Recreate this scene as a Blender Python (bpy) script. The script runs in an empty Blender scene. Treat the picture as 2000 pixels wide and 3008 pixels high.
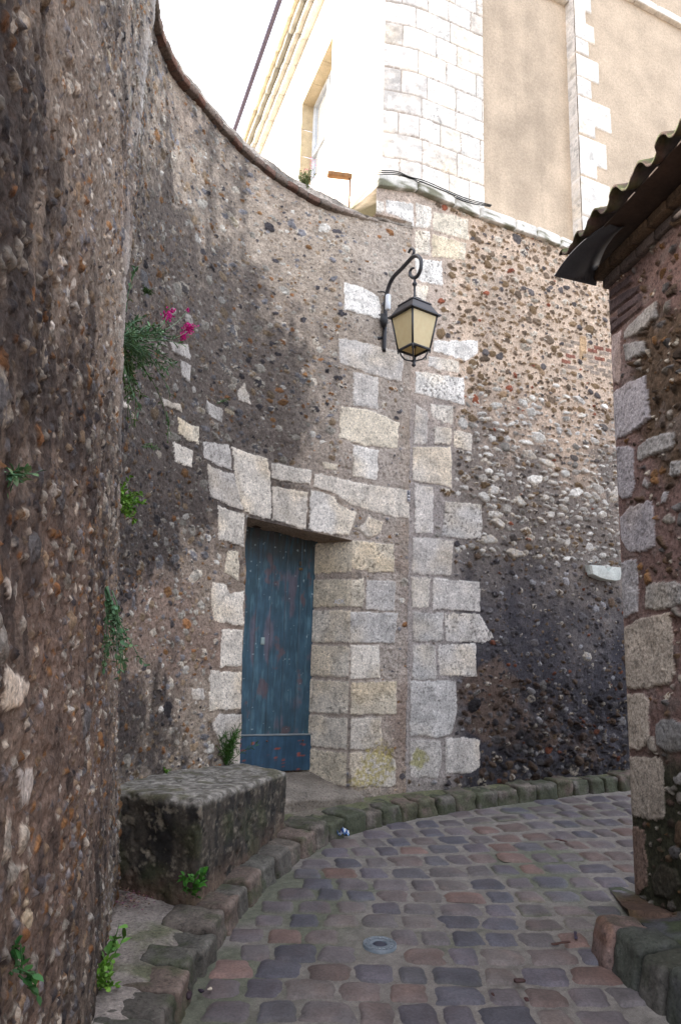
import bpy, math, random
import numpy as np
from mathutils import Vector, Matrix

# ------------------------------------------------------------------ camera, sky, sun, exposure
F, PITCH, ROLL, EYE = 2294.0, math.radians(11.8), 0.03, 1.6
scene = bpy.context.scene
cam_d = bpy.data.cameras.new("camera"); cam = bpy.data.objects.new("camera", cam_d)
scene.collection.objects.link(cam); scene.camera = cam
cam_d.sensor_fit = 'VERTICAL'; cam_d.sensor_height = 23.6; cam_d.lens = F/3008*23.6
cam_d.clip_start = 0.05; cam_d.clip_end = 500
_cr, _sr, _cp, _sp = math.cos(ROLL), math.sin(ROLL), math.cos(PITCH), math.sin(PITCH)
_ul = Vector((0, -_sp, _cp)); _x = Vector((1, 0, 0)); _fw = Vector((0, _cp, _sp))
_right = _x*_cr + _ul*_sr; _up = _ul*_cr - _x*_sr
m = Matrix((_right, _up, -_fw)).transposed().to_4x4(); m.translation = Vector((0, 0, EYE))
cam.matrix_world = m

SUN_EL, SUN_AZ = math.radians(29), math.radians(-68)      # azimuth measured from +Y towards +X
world = bpy.data.worlds.new("World"); scene.world = world; world.use_nodes = True
wn = world.node_tree.nodes; wl = world.node_tree.links; bg = wn['Background']
sky = wn.new('ShaderNodeTexSky'); sky.sky_type = 'NISHITA'; sky.sun_disc = False
sky.sun_elevation = SUN_EL; sky.sun_rotation = SUN_AZ; sky.dust_density = 4.0; sky.air_density = 0.8; sky.ozone_density = 0.6
hz = wn.new('ShaderNodeMixRGB'); hz.inputs[0].default_value = 0.34
hz.inputs[2].default_value = (8.6, 8.5, 8.7, 1)              # white veil of thin cloud over the blue
wl.new(sky.outputs[0], hz.inputs[1]); wl.new(hz.outputs[0], bg.inputs[0]); bg.inputs[1].default_value = 0.15
sun_d = bpy.data.lights.new("sun", 'SUN'); sun_d.energy = 3.2; sun_d.angle = math.radians(0.6); sun_d.color = (1, .95, .87)
sun = bpy.data.objects.new("sun", sun_d); scene.collection.objects.link(sun)
sd = Vector((math.sin(SUN_AZ)*math.cos(SUN_EL), math.cos(SUN_AZ)*math.cos(SUN_EL), math.sin(SUN_EL)))
sun.rotation_euler = sd.to_track_quat('Z', 'Y').to_euler()
scene.view_settings.view_transform = 'Standard'; scene.view_settings.look = 'None'
scene.view_settings.exposure = 2.15; scene.view_settings.gamma = 1.0
scene.render.engine = 'CYCLES'
scene.cycles.max_bounces = 8; scene.cycles.diffuse_bounces = 5

rng = np.random.default_rng(7); random.seed(7)

# ------------------------------------------------------------------ small tools
def lin(c):
    c = np.asarray(c, float)/255.0
    return np.where(c <= .04045, c/12.92, ((c+.055)/1.055)**2.4)
def mix(a, b, t):
    t = np.asarray(t)
    if np.ndim(t) and (np.ndim(a) and np.shape(a)[-1] == 3 or np.ndim(b)): t = t[..., None]
    return a*(1-t) + b*t
def sstep(x, a, b):
    t = np.clip((x-a)/(b-a), 0, 1); return t*t*(3-2*t)
def _hash(i, j, seed):
    with np.errstate(over='ignore'):
        n = i.astype(np.uint32)*np.uint32(374761393) + j.astype(np.uint32)*np.uint32(668265263) + np.uint32((seed*2246822519) & 0xffffffff)
        n = (n ^ (n >> np.uint32(13)))*np.uint32(1274126177); n = n ^ (n >> np.uint32(16))
    return (n & np.uint32(0xffffff)).astype(np.float32)/np.float32(0xffffff)
def vn(x, y, seed=0):
    x = np.asarray(x, float); y = np.asarray(y, float); x, y = np.broadcast_arrays(x, y)
    xi = np.floor(x).astype(np.int64); yi = np.floor(y).astype(np.int64)
    fx = (x-xi); fy = (y-yi); fx = fx*fx*(3-2*fx); fy = fy*fy*(3-2*fy)
    a = _hash(xi, yi, seed); b = _hash(xi+1, yi, seed); c = _hash(xi, yi+1, seed); d = _hash(xi+1, yi+1, seed)
    return (a*(1-fx)+b*fx)*(1-fy) + (c*(1-fx)+d*fx)*fy
def fbm(x, y, oct=4, seed=0):
    t = 0; amp = .5; s = 0
    for k in range(oct):
        t = t + amp*vn(x*2**k+17.3*k, y*2**k-9.1*k, seed+k*7); s += amp; amp *= .55
    return t/s

def vn3(X, seed=0):
    X = np.asarray(X, float); I = np.floor(X).astype(np.int64); f = X-I; f = f*f*(3-2*f); out = 0
    for a in (0, 1):
        for b in (0, 1):
            for c in (0, 1):
                w = (f[..., 0] if a else 1-f[..., 0])*(f[..., 1] if b else 1-f[..., 1])*(f[..., 2] if c else 1-f[..., 2])
                out = out + w*_hash(I[..., 0]+a+(I[..., 2]+c)*7919, I[..., 1]+b+(I[..., 2]+c)*104729, seed)
    return out
def fbm3(X, freq, oct=4, seed=0):
    t = 0; amp = .5; s = 0
    for k in range(oct): t = t+amp*vn3(np.asarray(X)*freq*2**k+13.7*k, seed+k*5); s += amp; amp *= .55
    return t/s

def ray(px, py):
    u = (px-1000)/F; v = -(py-1504)/F
    a = u*_cr - v*_sr; b = u*_sr + v*_cr
    return np.array([a, _cp-b*_sp, _sp+b*_cp])
SL = 0.094                                                     # the lane climbs away from the viewer
def gz(x, y):
    return SL*np.asarray(y, float) + 0*np.asarray(x, float)
def on_ground(px, py, up=0.0):
    r = ray(px, py); t = (-EYE+up)/(r[2]-SL*r[1]); return np.array([0, 0, EYE]) + r*t
def on_level(px, py, h):
    r = ray(px, py); return np.array([0, 0, EYE]) + r*((h-EYE)/r[2])
def on_vplane(px, py, p, d):                                   # vertical plane through p along d (2-D)
    r = ray(px, py); n = np.array([-d[1], d[0]]); t = np.dot(n, p)/np.dot(n, r[:2]); return np.array([0, 0, EYE]) + r*t

def obj(name, verts, faces, mat, parent=None, cols=None, smooth=True):
    me = bpy.data.meshes.new(name)
    verts = np.asarray(verts, np.float32)
    if isinstance(faces, np.ndarray):
        nf, k = faces.shape
        me.vertices.add(len(verts)); me.vertices.foreach_set('co', verts.ravel())
        me.loops.add(nf*k); me.loops.foreach_set('vertex_index', faces.astype(np.int32).ravel())
        me.polygons.add(nf); me.polygons.foreach_set('loop_start', np.arange(0, nf*k, k, dtype=np.int32))
        me.update(calc_edges=True)
    else:
        me.from_pydata(verts.tolist(), [], faces)
    me.polygons.foreach_set('use_smooth', np.full(len(me.polygons), smooth, bool))
    if cols is not None:
        cols = np.asarray(cols, np.float32)
        if cols.ndim == 1: cols = np.tile(cols, (len(verts), 1))
        a = me.color_attributes.new('Col', 'FLOAT_COLOR', 'POINT')
        a.data.foreach_set('color', np.concatenate([np.clip(cols, 0, 1), np.ones((len(cols), 1), np.float32)], 1).astype(np.float32).ravel())
    me.validate(); me.update()
    o = bpy.data.objects.new(name, me); scene.collection.objects.link(o)
    me.materials.append(mat)
    if parent: o.parent = parent
    return o
def tag(o, label=None, cat=None, group=None, kind=None):
    if label: o['label'] = label
    if cat: o['category'] = cat
    if group: o['group'] = group
    if kind: o['kind'] = kind
    return o
def thing(name, label, cat, loc=(0, 0, 0), group=None):
    o = bpy.data.objects.new(name, None); scene.collection.objects.link(o); o.empty_display_size = .1
    o.location = loc; bpy.context.view_layer.update(); return tag(o, label, cat, group)
class MB:                                                       # collects shapes (world coords) into one mesh
    def __init__(s): s.v = []; s.f = []; s.c = []; s.n = 0
    def add(s, v, f, c=(.5, .5, .5)):
        v = np.asarray(v, float); c = np.asarray(c, float)
        if c.ndim == 1: c = np.tile(c, (len(v), 1))
        s.v.append(v); s.c.append(c); s.f += [tuple(int(i)+s.n for i in q) for q in f]; s.n += len(v)
    def build(s, name, mat, parent=None, smooth=True):
        v = np.concatenate(s.v); c = np.concatenate(s.c)
        if parent is not None:
            v = v - np.array(parent_loc(parent))
        return obj(name, v, s.f, mat, parent, c, smooth)
def parent_loc(p):
    l = np.array(p.location)
    while p.parent: p = p.parent; l = l + np.array(p.location)
    return l
_cube = {}
def cube_grid(n):
    if n in _cube: return _cube[n]
    idx = {}; P = []; Fc = []
    def vid(t):
        if t not in idx: idx[t] = len(P); P.append(t)
        return idx[t]
    for ax in range(3):
        for sgn in (0, n):
            for i in range(n):
                for j in range(n):
                    q = []
                    for (a, b) in ((i, j), (i+1, j), (i+1, j+1), (i, j+1)):
                        t = [0, 0, 0]; t[ax] = sgn; t[(ax+1) % 3] = a; t[(ax+2) % 3] = b; q.append(vid(tuple(t)))
                    Fc.append(q if sgn else q[::-1])
    _cube[n] = (np.array(P, float)/n*2-1, Fc); return _cube[n]
def qbox(mb, bot, top, col, n=5, r=.02, amp=.004, freq=12, seed=0, colfn=None):
    """rounded, slightly rough block between four bottom and four top corners"""
    P, Fc = cube_grid(n); bot = np.asarray(bot, float); top = np.asarray(top, float)
    L = np.array([np.linalg.norm(bot[1]-bot[0]), np.linalg.norm(bot[3]-bot[0]), np.linalg.norm(top[0]-bot[0])])
    rr = np.minimum(2*r/np.maximum(L, 1e-6), .95)
    P = np.sign(P)*np.abs(P)**(.8 if n < 40 else 1)
    q = np.clip(P, -(1-rr), 1-rr); d = (P-q)/rr; ln = np.linalg.norm(d, axis=1, keepdims=True); inf = np.abs(d).max(1, keepdims=True)
    d = np.where(ln > 1e-6, d/np.maximum(ln, 1e-6)*inf, 0); P2 = q + d*rr
    u, v, w = (P2[:, 0:1]+1)/2, (P2[:, 1:2]+1)/2, (P2[:, 2:3]+1)/2
    def quad(c): return c[0]*(1-u)*(1-v)+c[1]*u*(1-v)+c[2]*u*v+c[3]*(1-u)*v
    X = quad(bot)*(1-w) + quad(top)*w
    cen = X.mean(0); nd = X-cen; nd /= np.maximum(np.linalg.norm(nd, axis=1, keepdims=True), 1e-6)
    X = X + nd*amp*2*(fbm3(X, freq, 3, seed)[:, None]-.5)*2
    c = colfn(X, P2) if colfn else np.asarray(col)*(1+.25*(fbm3(X, 12, 3, seed+3)[:, None]-.5)*2)
    mb.add(X, Fc, c)
def frame_box(mb, c, ax, ay, az, hx, hy, hz_, col, **k):
    c, ax, ay, az = [np.asarray(t, float) for t in (c, ax, ay, az)]
    b = [c+ax*sx*hx+ay*sy*hy-az*hz_ for sx, sy in ((-1, -1), (1, -1), (1, 1), (-1, 1))]
    qbox(mb, b, [p+2*az*hz_ for p in b], col, **k)
def tube(mb, pts, rad, col, n=8, square=False, closed=True):
    pts = np.asarray(pts, float); rad = np.broadcast_to(np.asarray(rad, float), (len(pts),))
    T = np.gradient(pts, axis=0); T /= np.maximum(np.linalg.norm(T, axis=1, keepdims=True), 1e-9)
    up = np.array([0.31, -.2, .93]); V = []; prev = None
    for i in range(len(pts)):
        if prev is None:
            a = np.cross(T[i], up)
            if np.linalg.norm(a) < .1: a = np.cross(T[i], np.array([1., 0, 0]))
        else:
            a = prev - T[i]*np.dot(prev, T[i])
        a /= np.linalg.norm(a); prev = a; b = np.cross(T[i], a)
        for k in range(n):
            t = 2*math.pi*(k+.5)/n; V.append(pts[i]+rad[i]*(a*math.cos(t)+b*math.sin(t)))
    Fc = []
    for i in range(len(pts)-1):
        for k in range(n):
            Fc.append((i*n+k, i*n+(k+1) % n, (i+1)*n+(k+1) % n, (i+1)*n+k))
    if closed: Fc.append(tuple(range(n))[::-1]); Fc.append(tuple((len(pts)-1)*n+k for k in range(n)))
    mb.add(V, Fc, col)
def lathe(mb, c, prof, col, n=16, axis=None):
    c = np.asarray(c, float); V = []; Fc = []
    for (r, z) in prof:
        for k in range(n):
            t = 2*math.pi*k/n; V.append(c+np.array([r*math.cos(t), r*math.sin(t), z]))
    for i in range(len(prof)-1):
        for k in range(n): Fc.append((i*n+k, i*n+(k+1) % n, (i+1)*n+(k+1) % n, (i+1)*n+k))
    mb.add(V, Fc, col)
def poly_prism(mb, pts, off, col):
    """flat polygon (3-D points) given thickness by the vector off"""
    pts = np.asarray(pts, float); n = len(pts); off = np.asarray(off, float)
    V = np.concatenate([pts, pts+off]); Fc = [tuple(range(n))[::-1], tuple(range(n, 2*n))]
    Fc += [(i, (i+1) % n, n+(i+1) % n, n+i) for i in range(n)]
    mb.add(V, Fc, col)

# ------------------------------------------------------------------ materials
def nodes(name):
    m_ = bpy.data.materials.new(name); m_.use_nodes = True; nt = m_.node_tree; return m_, nt, nt.nodes['Principled BSDF']
def vmat(name, rough=.9, fine=70, var=.35, bump=.5, bdist=.003, spec=.3, big=9, bigvar=.15, streak=None, speck=0):
    """vertex colour broken up by two scales of noise, with bump below the size of the mesh"""
    m_, nt, bs = nodes(name); N, L = nt.nodes, nt.links
    at = N.new('ShaderNodeAttribute'); at.attribute_name = 'Col'
    tc = N.new('ShaderNodeTexCoord')
    n1 = N.new('ShaderNodeTexNoise'); n1.inputs['Scale'].default_value = fine; n1.inputs['Detail'].default_value = 6; n1.inputs['Roughness'].default_value = .7
    n2 = N.new('ShaderNodeTexNoise'); n2.inputs['Scale'].default_value = big; n2.inputs['Detail'].default_value = 5
    src = tc.outputs['Object']
    if streak:
        mp = N.new('ShaderNodeMapping'); mp.inputs['Scale'].default_value = streak; L.new(src, mp.inputs[0]); L.new(mp.outputs[0], n1.inputs['Vector'])
    else: L.new(src, n1.inputs['Vector'])
    L.new(src, n2.inputs['Vector'])
    def ramp(s, lo, hi):
        r = N.new('ShaderNodeMapRange'); r.inputs[1].default_value = .3; r.inputs[2].default_value = .7; r.inputs[3].default_value = lo; r.inputs[4].default_value = hi
        L.new(s, r.inputs[0]); return r.outputs[0]
    a = ramp(n1.outputs[0], 1-var, 1+var); b = ramp(n2.outputs[0], 1-bigvar, 1+bigvar)
    mu = N.new('ShaderNodeMath'); mu.operation = 'MULTIPLY'; L.new(a, mu.inputs[0]); L.new(b, mu.inputs[1])
    if speck:
        n3 = N.new('ShaderNodeTexNoise'); n3.inputs['Scale'].default_value = speck; n3.inputs['Detail'].default_value = 3; L.new(src, n3.inputs['Vector'])
        cr = N.new('ShaderNodeValToRGB'); e = cr.color_ramp.elements; e[0].position = .35; e[0].color = (.6, .6, .6, 1); e[1].position = .42; e[1].color = (.97, .97, .97, 1)
        x_ = e.new(.60); x_.color = (1, 1, 1, 1); x_ = e.new(.68); x_.color = (1.32, 1.32, 1.32, 1); L.new(n3.outputs[0], cr.inputs[0])
        m2 = N.new('ShaderNodeMath'); m2.operation = 'MULTIPLY'; L.new(mu.outputs[0], m2.inputs[0]); L.new(cr.outputs[0], m2.inputs[1]); mu = m2
    vm = N.new('ShaderNodeVectorMath'); vm.operation = 'SCALE'; L.new(at.outputs['Color'], vm.inputs[0]); L.new(mu.outputs[0], vm.inputs['Scale'])
    L.new(vm.outputs[0], bs.inputs['Base Color'])
    bp = N.new('ShaderNodeBump'); bp.inputs['Strength'].default_value = bump; bp.inputs['Distance'].default_value = bdist
    L.new(n1.outputs[0], bp.inputs['Height']); L.new(bp.outputs[0], bs.inputs['Normal'])
    bs.inputs['Roughness'].default_value = rough; bs.inputs['Specular IOR Level'].default_value = spec
    return m_
M_wall = vmat('rubble_masonry', .93, 90, .42, 1.0, .007, .2, speck=48)
M_ash = vmat('limestone', .9, 60, .2, .8, .005, .25)
M_plaster = vmat('roughcast_plaster', .95, 45, .2, 1.0, .008, .15, big=3.5, bigvar=.12)
M_sett = vmat('sett_stone', .66, 80, .32, .8, .003, .4, big=7, bigvar=.2)
M_joint = vmat('sand_joint', .9, 160, .35, .9, .003, .3)
M_pave = vmat('mossy_stone', .85, 70, .35, .9, .005, .35, big=6, bigvar=.25, speck=55)
M_paint = vmat('flaking_paint', .55, 40, .25, .4, .002, .4, big=10, bigvar=.2, streak=(1, 1, .12))
M_iron = vmat('painted_iron', .42, 60, .2, .25, .001, .5)
M_leaf = vmat('leaves', .6, 30, .25, .1, .001, .35)
M_plain = vmat('plain_matt', .6, 50, .12, .1, .001, .4)
M_tile = vmat('clay_roof_tile', .85, 45, .35, .7, .004, .3)
M_wood = vmat('weathered_wood', .8, 40, .3, .5, .003, .3, streak=(1, 1, .15))
_lm = M_leaf.node_tree.nodes['Principled BSDF']
_lm.inputs['Subsurface Weight'].default_value = 0.0
M_lglass, _nt, _bs = nodes('amber_frosted_glass')
_bs.inputs['Base Color'].default_value = (*lin((226, 196, 132)), 1); _bs.inputs['Roughness'].default_value = .35
_bs.inputs['Transmission Weight'].default_value = .35; _bs.inputs['IOR'].default_value = 1.3
_n = _nt.nodes.new('ShaderNodeTexNoise'); _n.inputs['Scale'].default_value = 6; _r = _nt.nodes.new('ShaderNodeMixRGB')
_r.inputs[1].default_value = (*lin((240, 226, 184)), 1); _r.inputs[2].default_value = (*lin((222, 200, 150)), 1)
_nt.links.new(_n.outputs[0], _r.inputs[0]); _nt.links.new(_r.outputs[0], _bs.inputs['Base Color'])

# ------------------------------------------------------------------ patches: a sheet of masonry with real relief
class Patch:
    """grid in (s, z); H is relief towards the viewer side, C the colour of the thing itself"""
    def __init__(p, S, Z, pos, seed=0):
        p.S1 = S; p.S = np.broadcast_to(S[None, :], Z.shape).copy(); p.Z = Z; p.pos = pos
        p.H = np.zeros(Z.shape); p.C = np.zeros(Z.shape+(3,)); p.mask = np.zeros(Z.shape, bool)
        p.taken = np.zeros(Z.shape, bool); p.stain = np.zeros(Z.shape); p.seed = seed; p.base = np.zeros(Z.shape)
    def win(p, s0, s1, z0, z1):
        j0, j1 = np.searchsorted(p.S1, [s0, s1]); j1 = min(j1+1, len(p.S1)); j0 = max(j0-1, 0)
        if j1-j0 < 2: return None
        jm = min((j0+j1)//2, len(p.S1)-1)
        lo = min(np.searchsorted(p.Z[:, j0], z0), np.searchsorted(p.Z[:, j1-1], z0)); hi = max(np.searchsorted(p.Z[:, j0], z1), np.searchsorted(p.Z[:, j1-1], z1))
        lo = max(lo-2, 0); hi = min(hi+3, p.Z.shape[0])
        if hi-lo < 2: return None
        return (slice(lo, hi), slice(j0, j1))
    def stone(p, cs, cz, a, b, ang, h, col, k=None, force=False, dull=.55):
        R = max(a, b)*1.35; w = p.win(cs-R, cs+R, cz-R, cz+R)
        if w is None: return
        dx = p.S[w]-cs; dz = p.Z[w]-cz; ca, sa = math.cos(ang), math.sin(ang)
        x = (dx*ca+dz*sa)/a; y = (-dx*sa+dz*ca)/b
        npl = rng.integers(5, 8); t0 = rng.random()*6.28; r = np.zeros(x.shape)
        for k_ in range(npl):
            t_ = t0+6.283*(k_+rng.uniform(-.28, .28))/npl
            r = np.maximum(r, (x*math.cos(t_)+y*math.sin(t_))/rng.uniform(.62, 1.02))
        r = .8*r+.2*np.hypot(x, y)+.10*(fbm(p.S[w]*60+cs, p.Z[w]*60, 2, 15)-.5)
        ins = r < 1
        if not force and (p.taken[w] & ins).any(): 
            if (p.taken[w] & ins).sum() > .12*max(ins.sum(), 1): return
            ins &= ~p.taken[w]
        if not ins.any(): return
        tilt = rng.normal(0, .35, 2)
        prof = h*np.minimum(1, 2.2*np.clip(1-r, 0, 1)**.7)*(.8+tilt[0]*x+tilt[1]*y)
        prof += .003*(fbm(p.S[w]*70, p.Z[w]*70, 2, 5)-.5)
        p.H[w] = np.where(ins, p.H[w]+prof, p.H[w]-.002*np.exp(-((r-1.06)/.12)**2)*(r >= 1))
        nz = fbm(p.S[w]*45+cs*13, p.Z[w]*45, 3, 9)
        c = np.asarray(col)[None, None, :]*(.72+.56*nz[..., None])
        if k is not None:                                       # pale rind on a darker core
            c = np.where((nz+.35*r)[..., None] > k, lin((196, 186, 170))*(0.85+.3*nz[..., None]), c)
        c = c*(1-dull*p.stain[w][..., None])
        p.C[w] = np.where(ins[..., None], c, p.C[w]); p.taken[w] |= ins
    def block(p, poly, col, h=.008, rough=1.0, pits=.5, soft=.012, dull=.45, warp=.012):
        poly = np.asarray(poly, float); mn, mx = poly.min(0), poly.max(0)
        w = p.win(mn[0]-.03, mx[0]+.03, mn[1]-.03, mx[1]+.03)
        if w is None: return
        S, Z = p.S[w], p.Z[w]
        sw = S+warp*2*(fbm(S*22, Z*22, 3, 31)-.5); zw = Z+warp*2*(fbm(S*22, Z*22, 3, 47)-.5)
        inside = np.zeros(S.shape, bool); d = np.full(S.shape, 9.); n = len(poly)
        for i in range(n):
            a, b = poly[i], poly[(i+1) % n]
            cond = ((a[1] > zw) != (b[1] > zw)) & (sw < (b[0]-a[0])*(zw-a[1])/(b[1]-a[1]+1e-12)+a[0]); inside ^= cond
            ab = b-a; t = np.clip(((sw-a[0])*ab[0]+(zw-a[1])*ab[1])/(ab@ab+1e-12), 0, 1)
            d = np.minimum(d, np.hypot(sw-a[0]-t*ab[0], zw-a[1]-t*ab[1]))
        sd_ = np.where(inside, d, -d); m_ = sstep(sd_, -.002, soft)
        o = rng.random(2)*50; pits = pits*rng.uniform(.15, 1.1); col = np.asarray(col)*rng.uniform(.9, 1.04)
        n1 = fbm(S*9+o[0], Z*9, 4, 3); n2 = fbm(S*55+o[1], Z*48, 2, 8); n3 = fbm(S*2.5+o[0], Z*2.5, 3, 12)
        pit = sstep(n2, .60, .74)*pits*sstep(n1, .30, .6)
        relief = p.base[w]+h*(.75+.5*n1)+rough*.003*(n2-.5)*2-.012*pit
        p.H[w] = np.where(sd_ > -.004, p.H[w]*(1-m_)+relief*m_, p.H[w]-.0025*np.exp(-((sd_+.007)/.005)**2))
        c = np.asarray(col)[None, None, :]*(.82+.3*n1+.12*(n3-.5))[..., None]
        tint = sstep(n3, .5, .75)[..., None]; c = c*(1-tint*np.array([.0, .06, .16])*.9)
        gr = sstep(fbm(S*14-o[1], Z*14, 3, 77), .52, .72)[..., None]; c = c*(1-.22*gr)
        c = c*(1-.75*pit[..., None])*(1-dull*p.stain[w][..., None])
        p.C[w] = np.where(m_[..., None] > .4, c, p.C[w]); p.taken[w] |= sd_ > -.006
    def build(p, name, mat, parent=None, seed=0):
        X = p.pos(p.S, p.Z, p.H); nr, ns = p.Z.shape
        idx = np.arange(nr*ns).reshape(nr, ns)
        q = np.stack([idx[:-1, :-1], idx[:-1, 1:], idx[1:, 1:], idx[1:, :-1]], -1)
        keep = ~(p.mask[:-1, :-1] & p.mask[:-1, 1:] & p.mask[1:, 1:] & p.mask[1:, :-1]); q = q[keep]
        V = X.reshape(-1, 3)
        if parent is not None: V = V-parent_loc(parent)
        return obj(name, V, q, mat, parent, p.C.reshape(-1, 3))

# ------------------------------------------------------------------ plan of the long curved wall (eye-level line)
CP = np.array([(-.30, -1.5), (-.36, -.6), (-.44, .3), (-.54, 1.1), (-.66, 1.8), (-.83, 2.8), (-1.07, 4.0), (-1.12, 4.4), (-1.06, 4.9), (-.90, 5.32),
               (-.66, 5.66), (-.30, 5.92), (.08, 6.13), (.60, 6.44), (1.49, 6.88), (2.75, 7.5), (4.2, 8.2), (6.0, 9.0)])
def catmull(P, n=40):
    out = []
    for i in range(len(P)-1):
        p0 = P[max(i-1, 0)]; p1 = P[i]; p2 = P[i+1]; p3 = P[min(i+2, len(P)-1)]
        for t in np.linspace(0, 1, n, endpoint=False):
            out.append(.5*((2*p1)+(-p0+p2)*t+(2*p0-5*p1+4*p2-p3)*t*t+(-p0+3*p1-3*p2+p3)*t**3))
    out.append(P[-1]); return np.array(out)
CL = catmull(CP); _seg = np.hypot(*np.diff(CL, axis=0).T); CS = np.concatenate([[0], np.cumsum(_seg)])
_T = np.gradient(CL, axis=0); _T /= np.hypot(*_T.T)[:, None]
def cpos(s): return np.stack([np.interp(s, CS, CL[:, 0]), np.interp(s, CS, CL[:, 1])], -1)
def ctan(s):
    t = np.stack([np.interp(s, CS, _T[:, 0]), np.interp(s, CS, _T[:, 1])], -1); return t/np.linalg.norm(t, axis=-1, keepdims=True)
def cnorm(s): t = ctan(s); return np.stack([t[..., 1], -t[..., 0]], -1)      # towards the lane
def s_of_y(y): return float(np.interp(y, CL[:, 1], CS))
def batter(s): return .048*(1-sstep(s, s_of_y(5.3), s_of_y(6.2)))+.0
def wpos(s, z, h):
    s = np.asarray(s, float); z = np.asarray(z, float)
    P = cpos(s) + cnorm(s)*(h-batter(s)*(z-EYE))[..., None]
    return np.concatenate([P, z[..., None]*np.ones(P.shape[:-1]+(1,))], -1)
def hit(px, py):
    """where the sight line through a photo pixel meets the wall: (s, z)"""
    r = ray(px, py); off = 0.; s = 4.; z = EYE
    N_ = np.stack([_T[:, 1], -_T[:, 0]], -1); B = batter(CS)
    for it in range(6):
        L = CL - N_*(B*(z-EYE))[:, None]
        cr = L[:, 0]*r[1]-L[:, 1]*r[0]
        k = np.where((cr[:-1] < 0) & (cr[1:] >= 0) & (L[:-1, 1] > .2))[0]
        if len(k) == 0: k = [np.argmin(np.abs(cr[60:]))+60-1]
        k = k[-1] if len(k) else 100
        t = cr[k]/(cr[k]-cr[k+1]+1e-12); t = min(max(t, 0), 1)
        P = L[k]*(1-t)+L[k+1]*t; s = CS[k]*(1-t)+CS[k+1]*t; z = EYE+r[2]/r[1]*P[1]
    return s, z
def hp(lst, o=(0, 0), k=1.0): return [hit(o[0]+x/k, o[1]+y/k) for x, y in lst]

def field_from_blobs(S, Z, blobs, hitf=hit, wob=.45, seed=0):
    f = np.zeros(S.shape)
    Sw = S+wob*(fbm(S*3, Z*3, 5, seed+1)-.5)*1.2; Zw = Z+wob*(fbm(S*3, Z*3, 5, seed+2)-.5)*1.2
    for (px, py, rx, ry, v) in blobs:
        s, z = hitf(px, py); ds = abs(hitf(px+rx, py)[0]-hitf(px-rx, py)[0])/2+.02; dz = abs(hitf(px, py+ry)[1]-hitf(px, py-ry)[1])/2+.02
        f += v*np.exp(-(((Sw-s)/ds)**2+((Zw-z)/dz)**2)**1.3)
    return f
def flints(p, n, s0, s1, z0, z1, size, pal, dens=None, h=.012, flat=.75, rind=.25, course=False, tilt=.3):
    pal = [(w, lin(c)) for w, c in pal]; ws = np.array([w for w, _ in pal]); ws = ws/ws.sum()
    for i in range(n):
        s = rng.uniform(s0, s1); z = rng.uniform(z0, z1)
        if course: z = round(z/course)*course+rng.normal(0, course*.12)
        if dens is not None and rng.random() > dens(s, z): continue
        a = size*math.exp(rng.normal(-.05, .5)); a = min(a, size*2.6); b = a*rng.uniform(flat*.6, min(flat*1.35, 1.2))
        c = pal[rng.choice(len(pal), p=ws)][1]*rng.uniform(.62, 1.12)
        p.stone(s, z, a, b, rng.normal(0, tilt), h*rng.uniform(.5, 1.5), c, k=(rng.uniform(.62, .85) if rng.random() < rind else None))

# ------------------------------------------------------------------ curved wall on the left, with the door opening
S_A, S_B = hit(718, 1800)[0], hit(1028, 1850)[0]             # front edges of the door opening
Z_LA, Z_LB = hit(722, 1517)[1], hit(1024, 1586)[1]          # lintel, lower edge
S_SEAM = hit(1196, 1700)[0]
top_px = [(440, 0), (456, 83), (510, 210), (574, 290), (638, 370), (680, 416), (756, 487), (827, 539), (876, 569), (925, 597), (986, 618), (1078, 640), (1121, 650), (1210, 672)]
_tp = np.array([hit(*q) for q in top_px])
def z_top(s): return np.interp(s, _tp[:, 0], _tp[:, 1])
def z_lint(s): return np.interp(s, [S_A-.4, S_A, S_B, S_B+.4], [Z_LA+.02, Z_LA, Z_LB, Z_LB])
D = .0078
s_start = s_of_y(.9)
_sl = np.concatenate([np.arange(s_start, S_A-.001, D), np.linspace(S_A, S_B, int((S_B-S_A)/D)), np.arange(S_B+D, S_SEAM+.012, D)])
nb_, nt_ = int(3.1/D), int((float(z_top(S_A))-Z_LA)/D)
v1 = np.linspace(0, 1, nb_)[:, None]; v2 = np.linspace(0, 1, nt_)[1:, None]
zb = gz(0, cpos(_sl)[:, 1])-.12; zl = z_lint(_sl); zt = z_top(_sl)
Zg = np.concatenate([zb+(zl-zb)*v1, zl+(zt-zl)*v2], 0)
W = Patch(_sl, Zg, wpos)
S, Z = W.S, W.Z
# ridge where the near length of wall steps back
ridge = np.array([hit(x, y) for x, y in [(440, 5), (410, 250), (385, 500), (357, 893), (354, 1000), (347, 1956), (352, 2319), (351, 2605)]])
s_r = np.interp(Z, ridge[::-1, 1], ridge[::-1, 0])+.05*(fbm(Z*3, Z*0, 3, 5)-.5)
stp = sstep(S-s_r, -.01, .05)*(1-.8*sstep(Z, EYE+1.5, EYE+3.2))*(1-sstep(S, s_r+.35, S_A-.25))
opn = 1-np.exp(-(np.maximum(np.maximum(S_A-S, S-S_B), 0)/.22)**2)*(1-sstep(Z, Z_LA+.1, Z_LA+.5))
lowf = fbm(S*1.6, Z*1.6, 4, 2); midf = fbm(S*7, Z*7, 4, 3); finef = fbm(S*38, Z*38, 3, 4); strk = fbm(S*9, Z*1.1, 4, 6)
W.base = -.075*stp + .05*(lowf-.5)*opn*sstep(S_SEAM-S, .02, .3)
rdg = 1-2*np.abs(fbm(S*26, Z*20, 4, 46)-.5)
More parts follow.
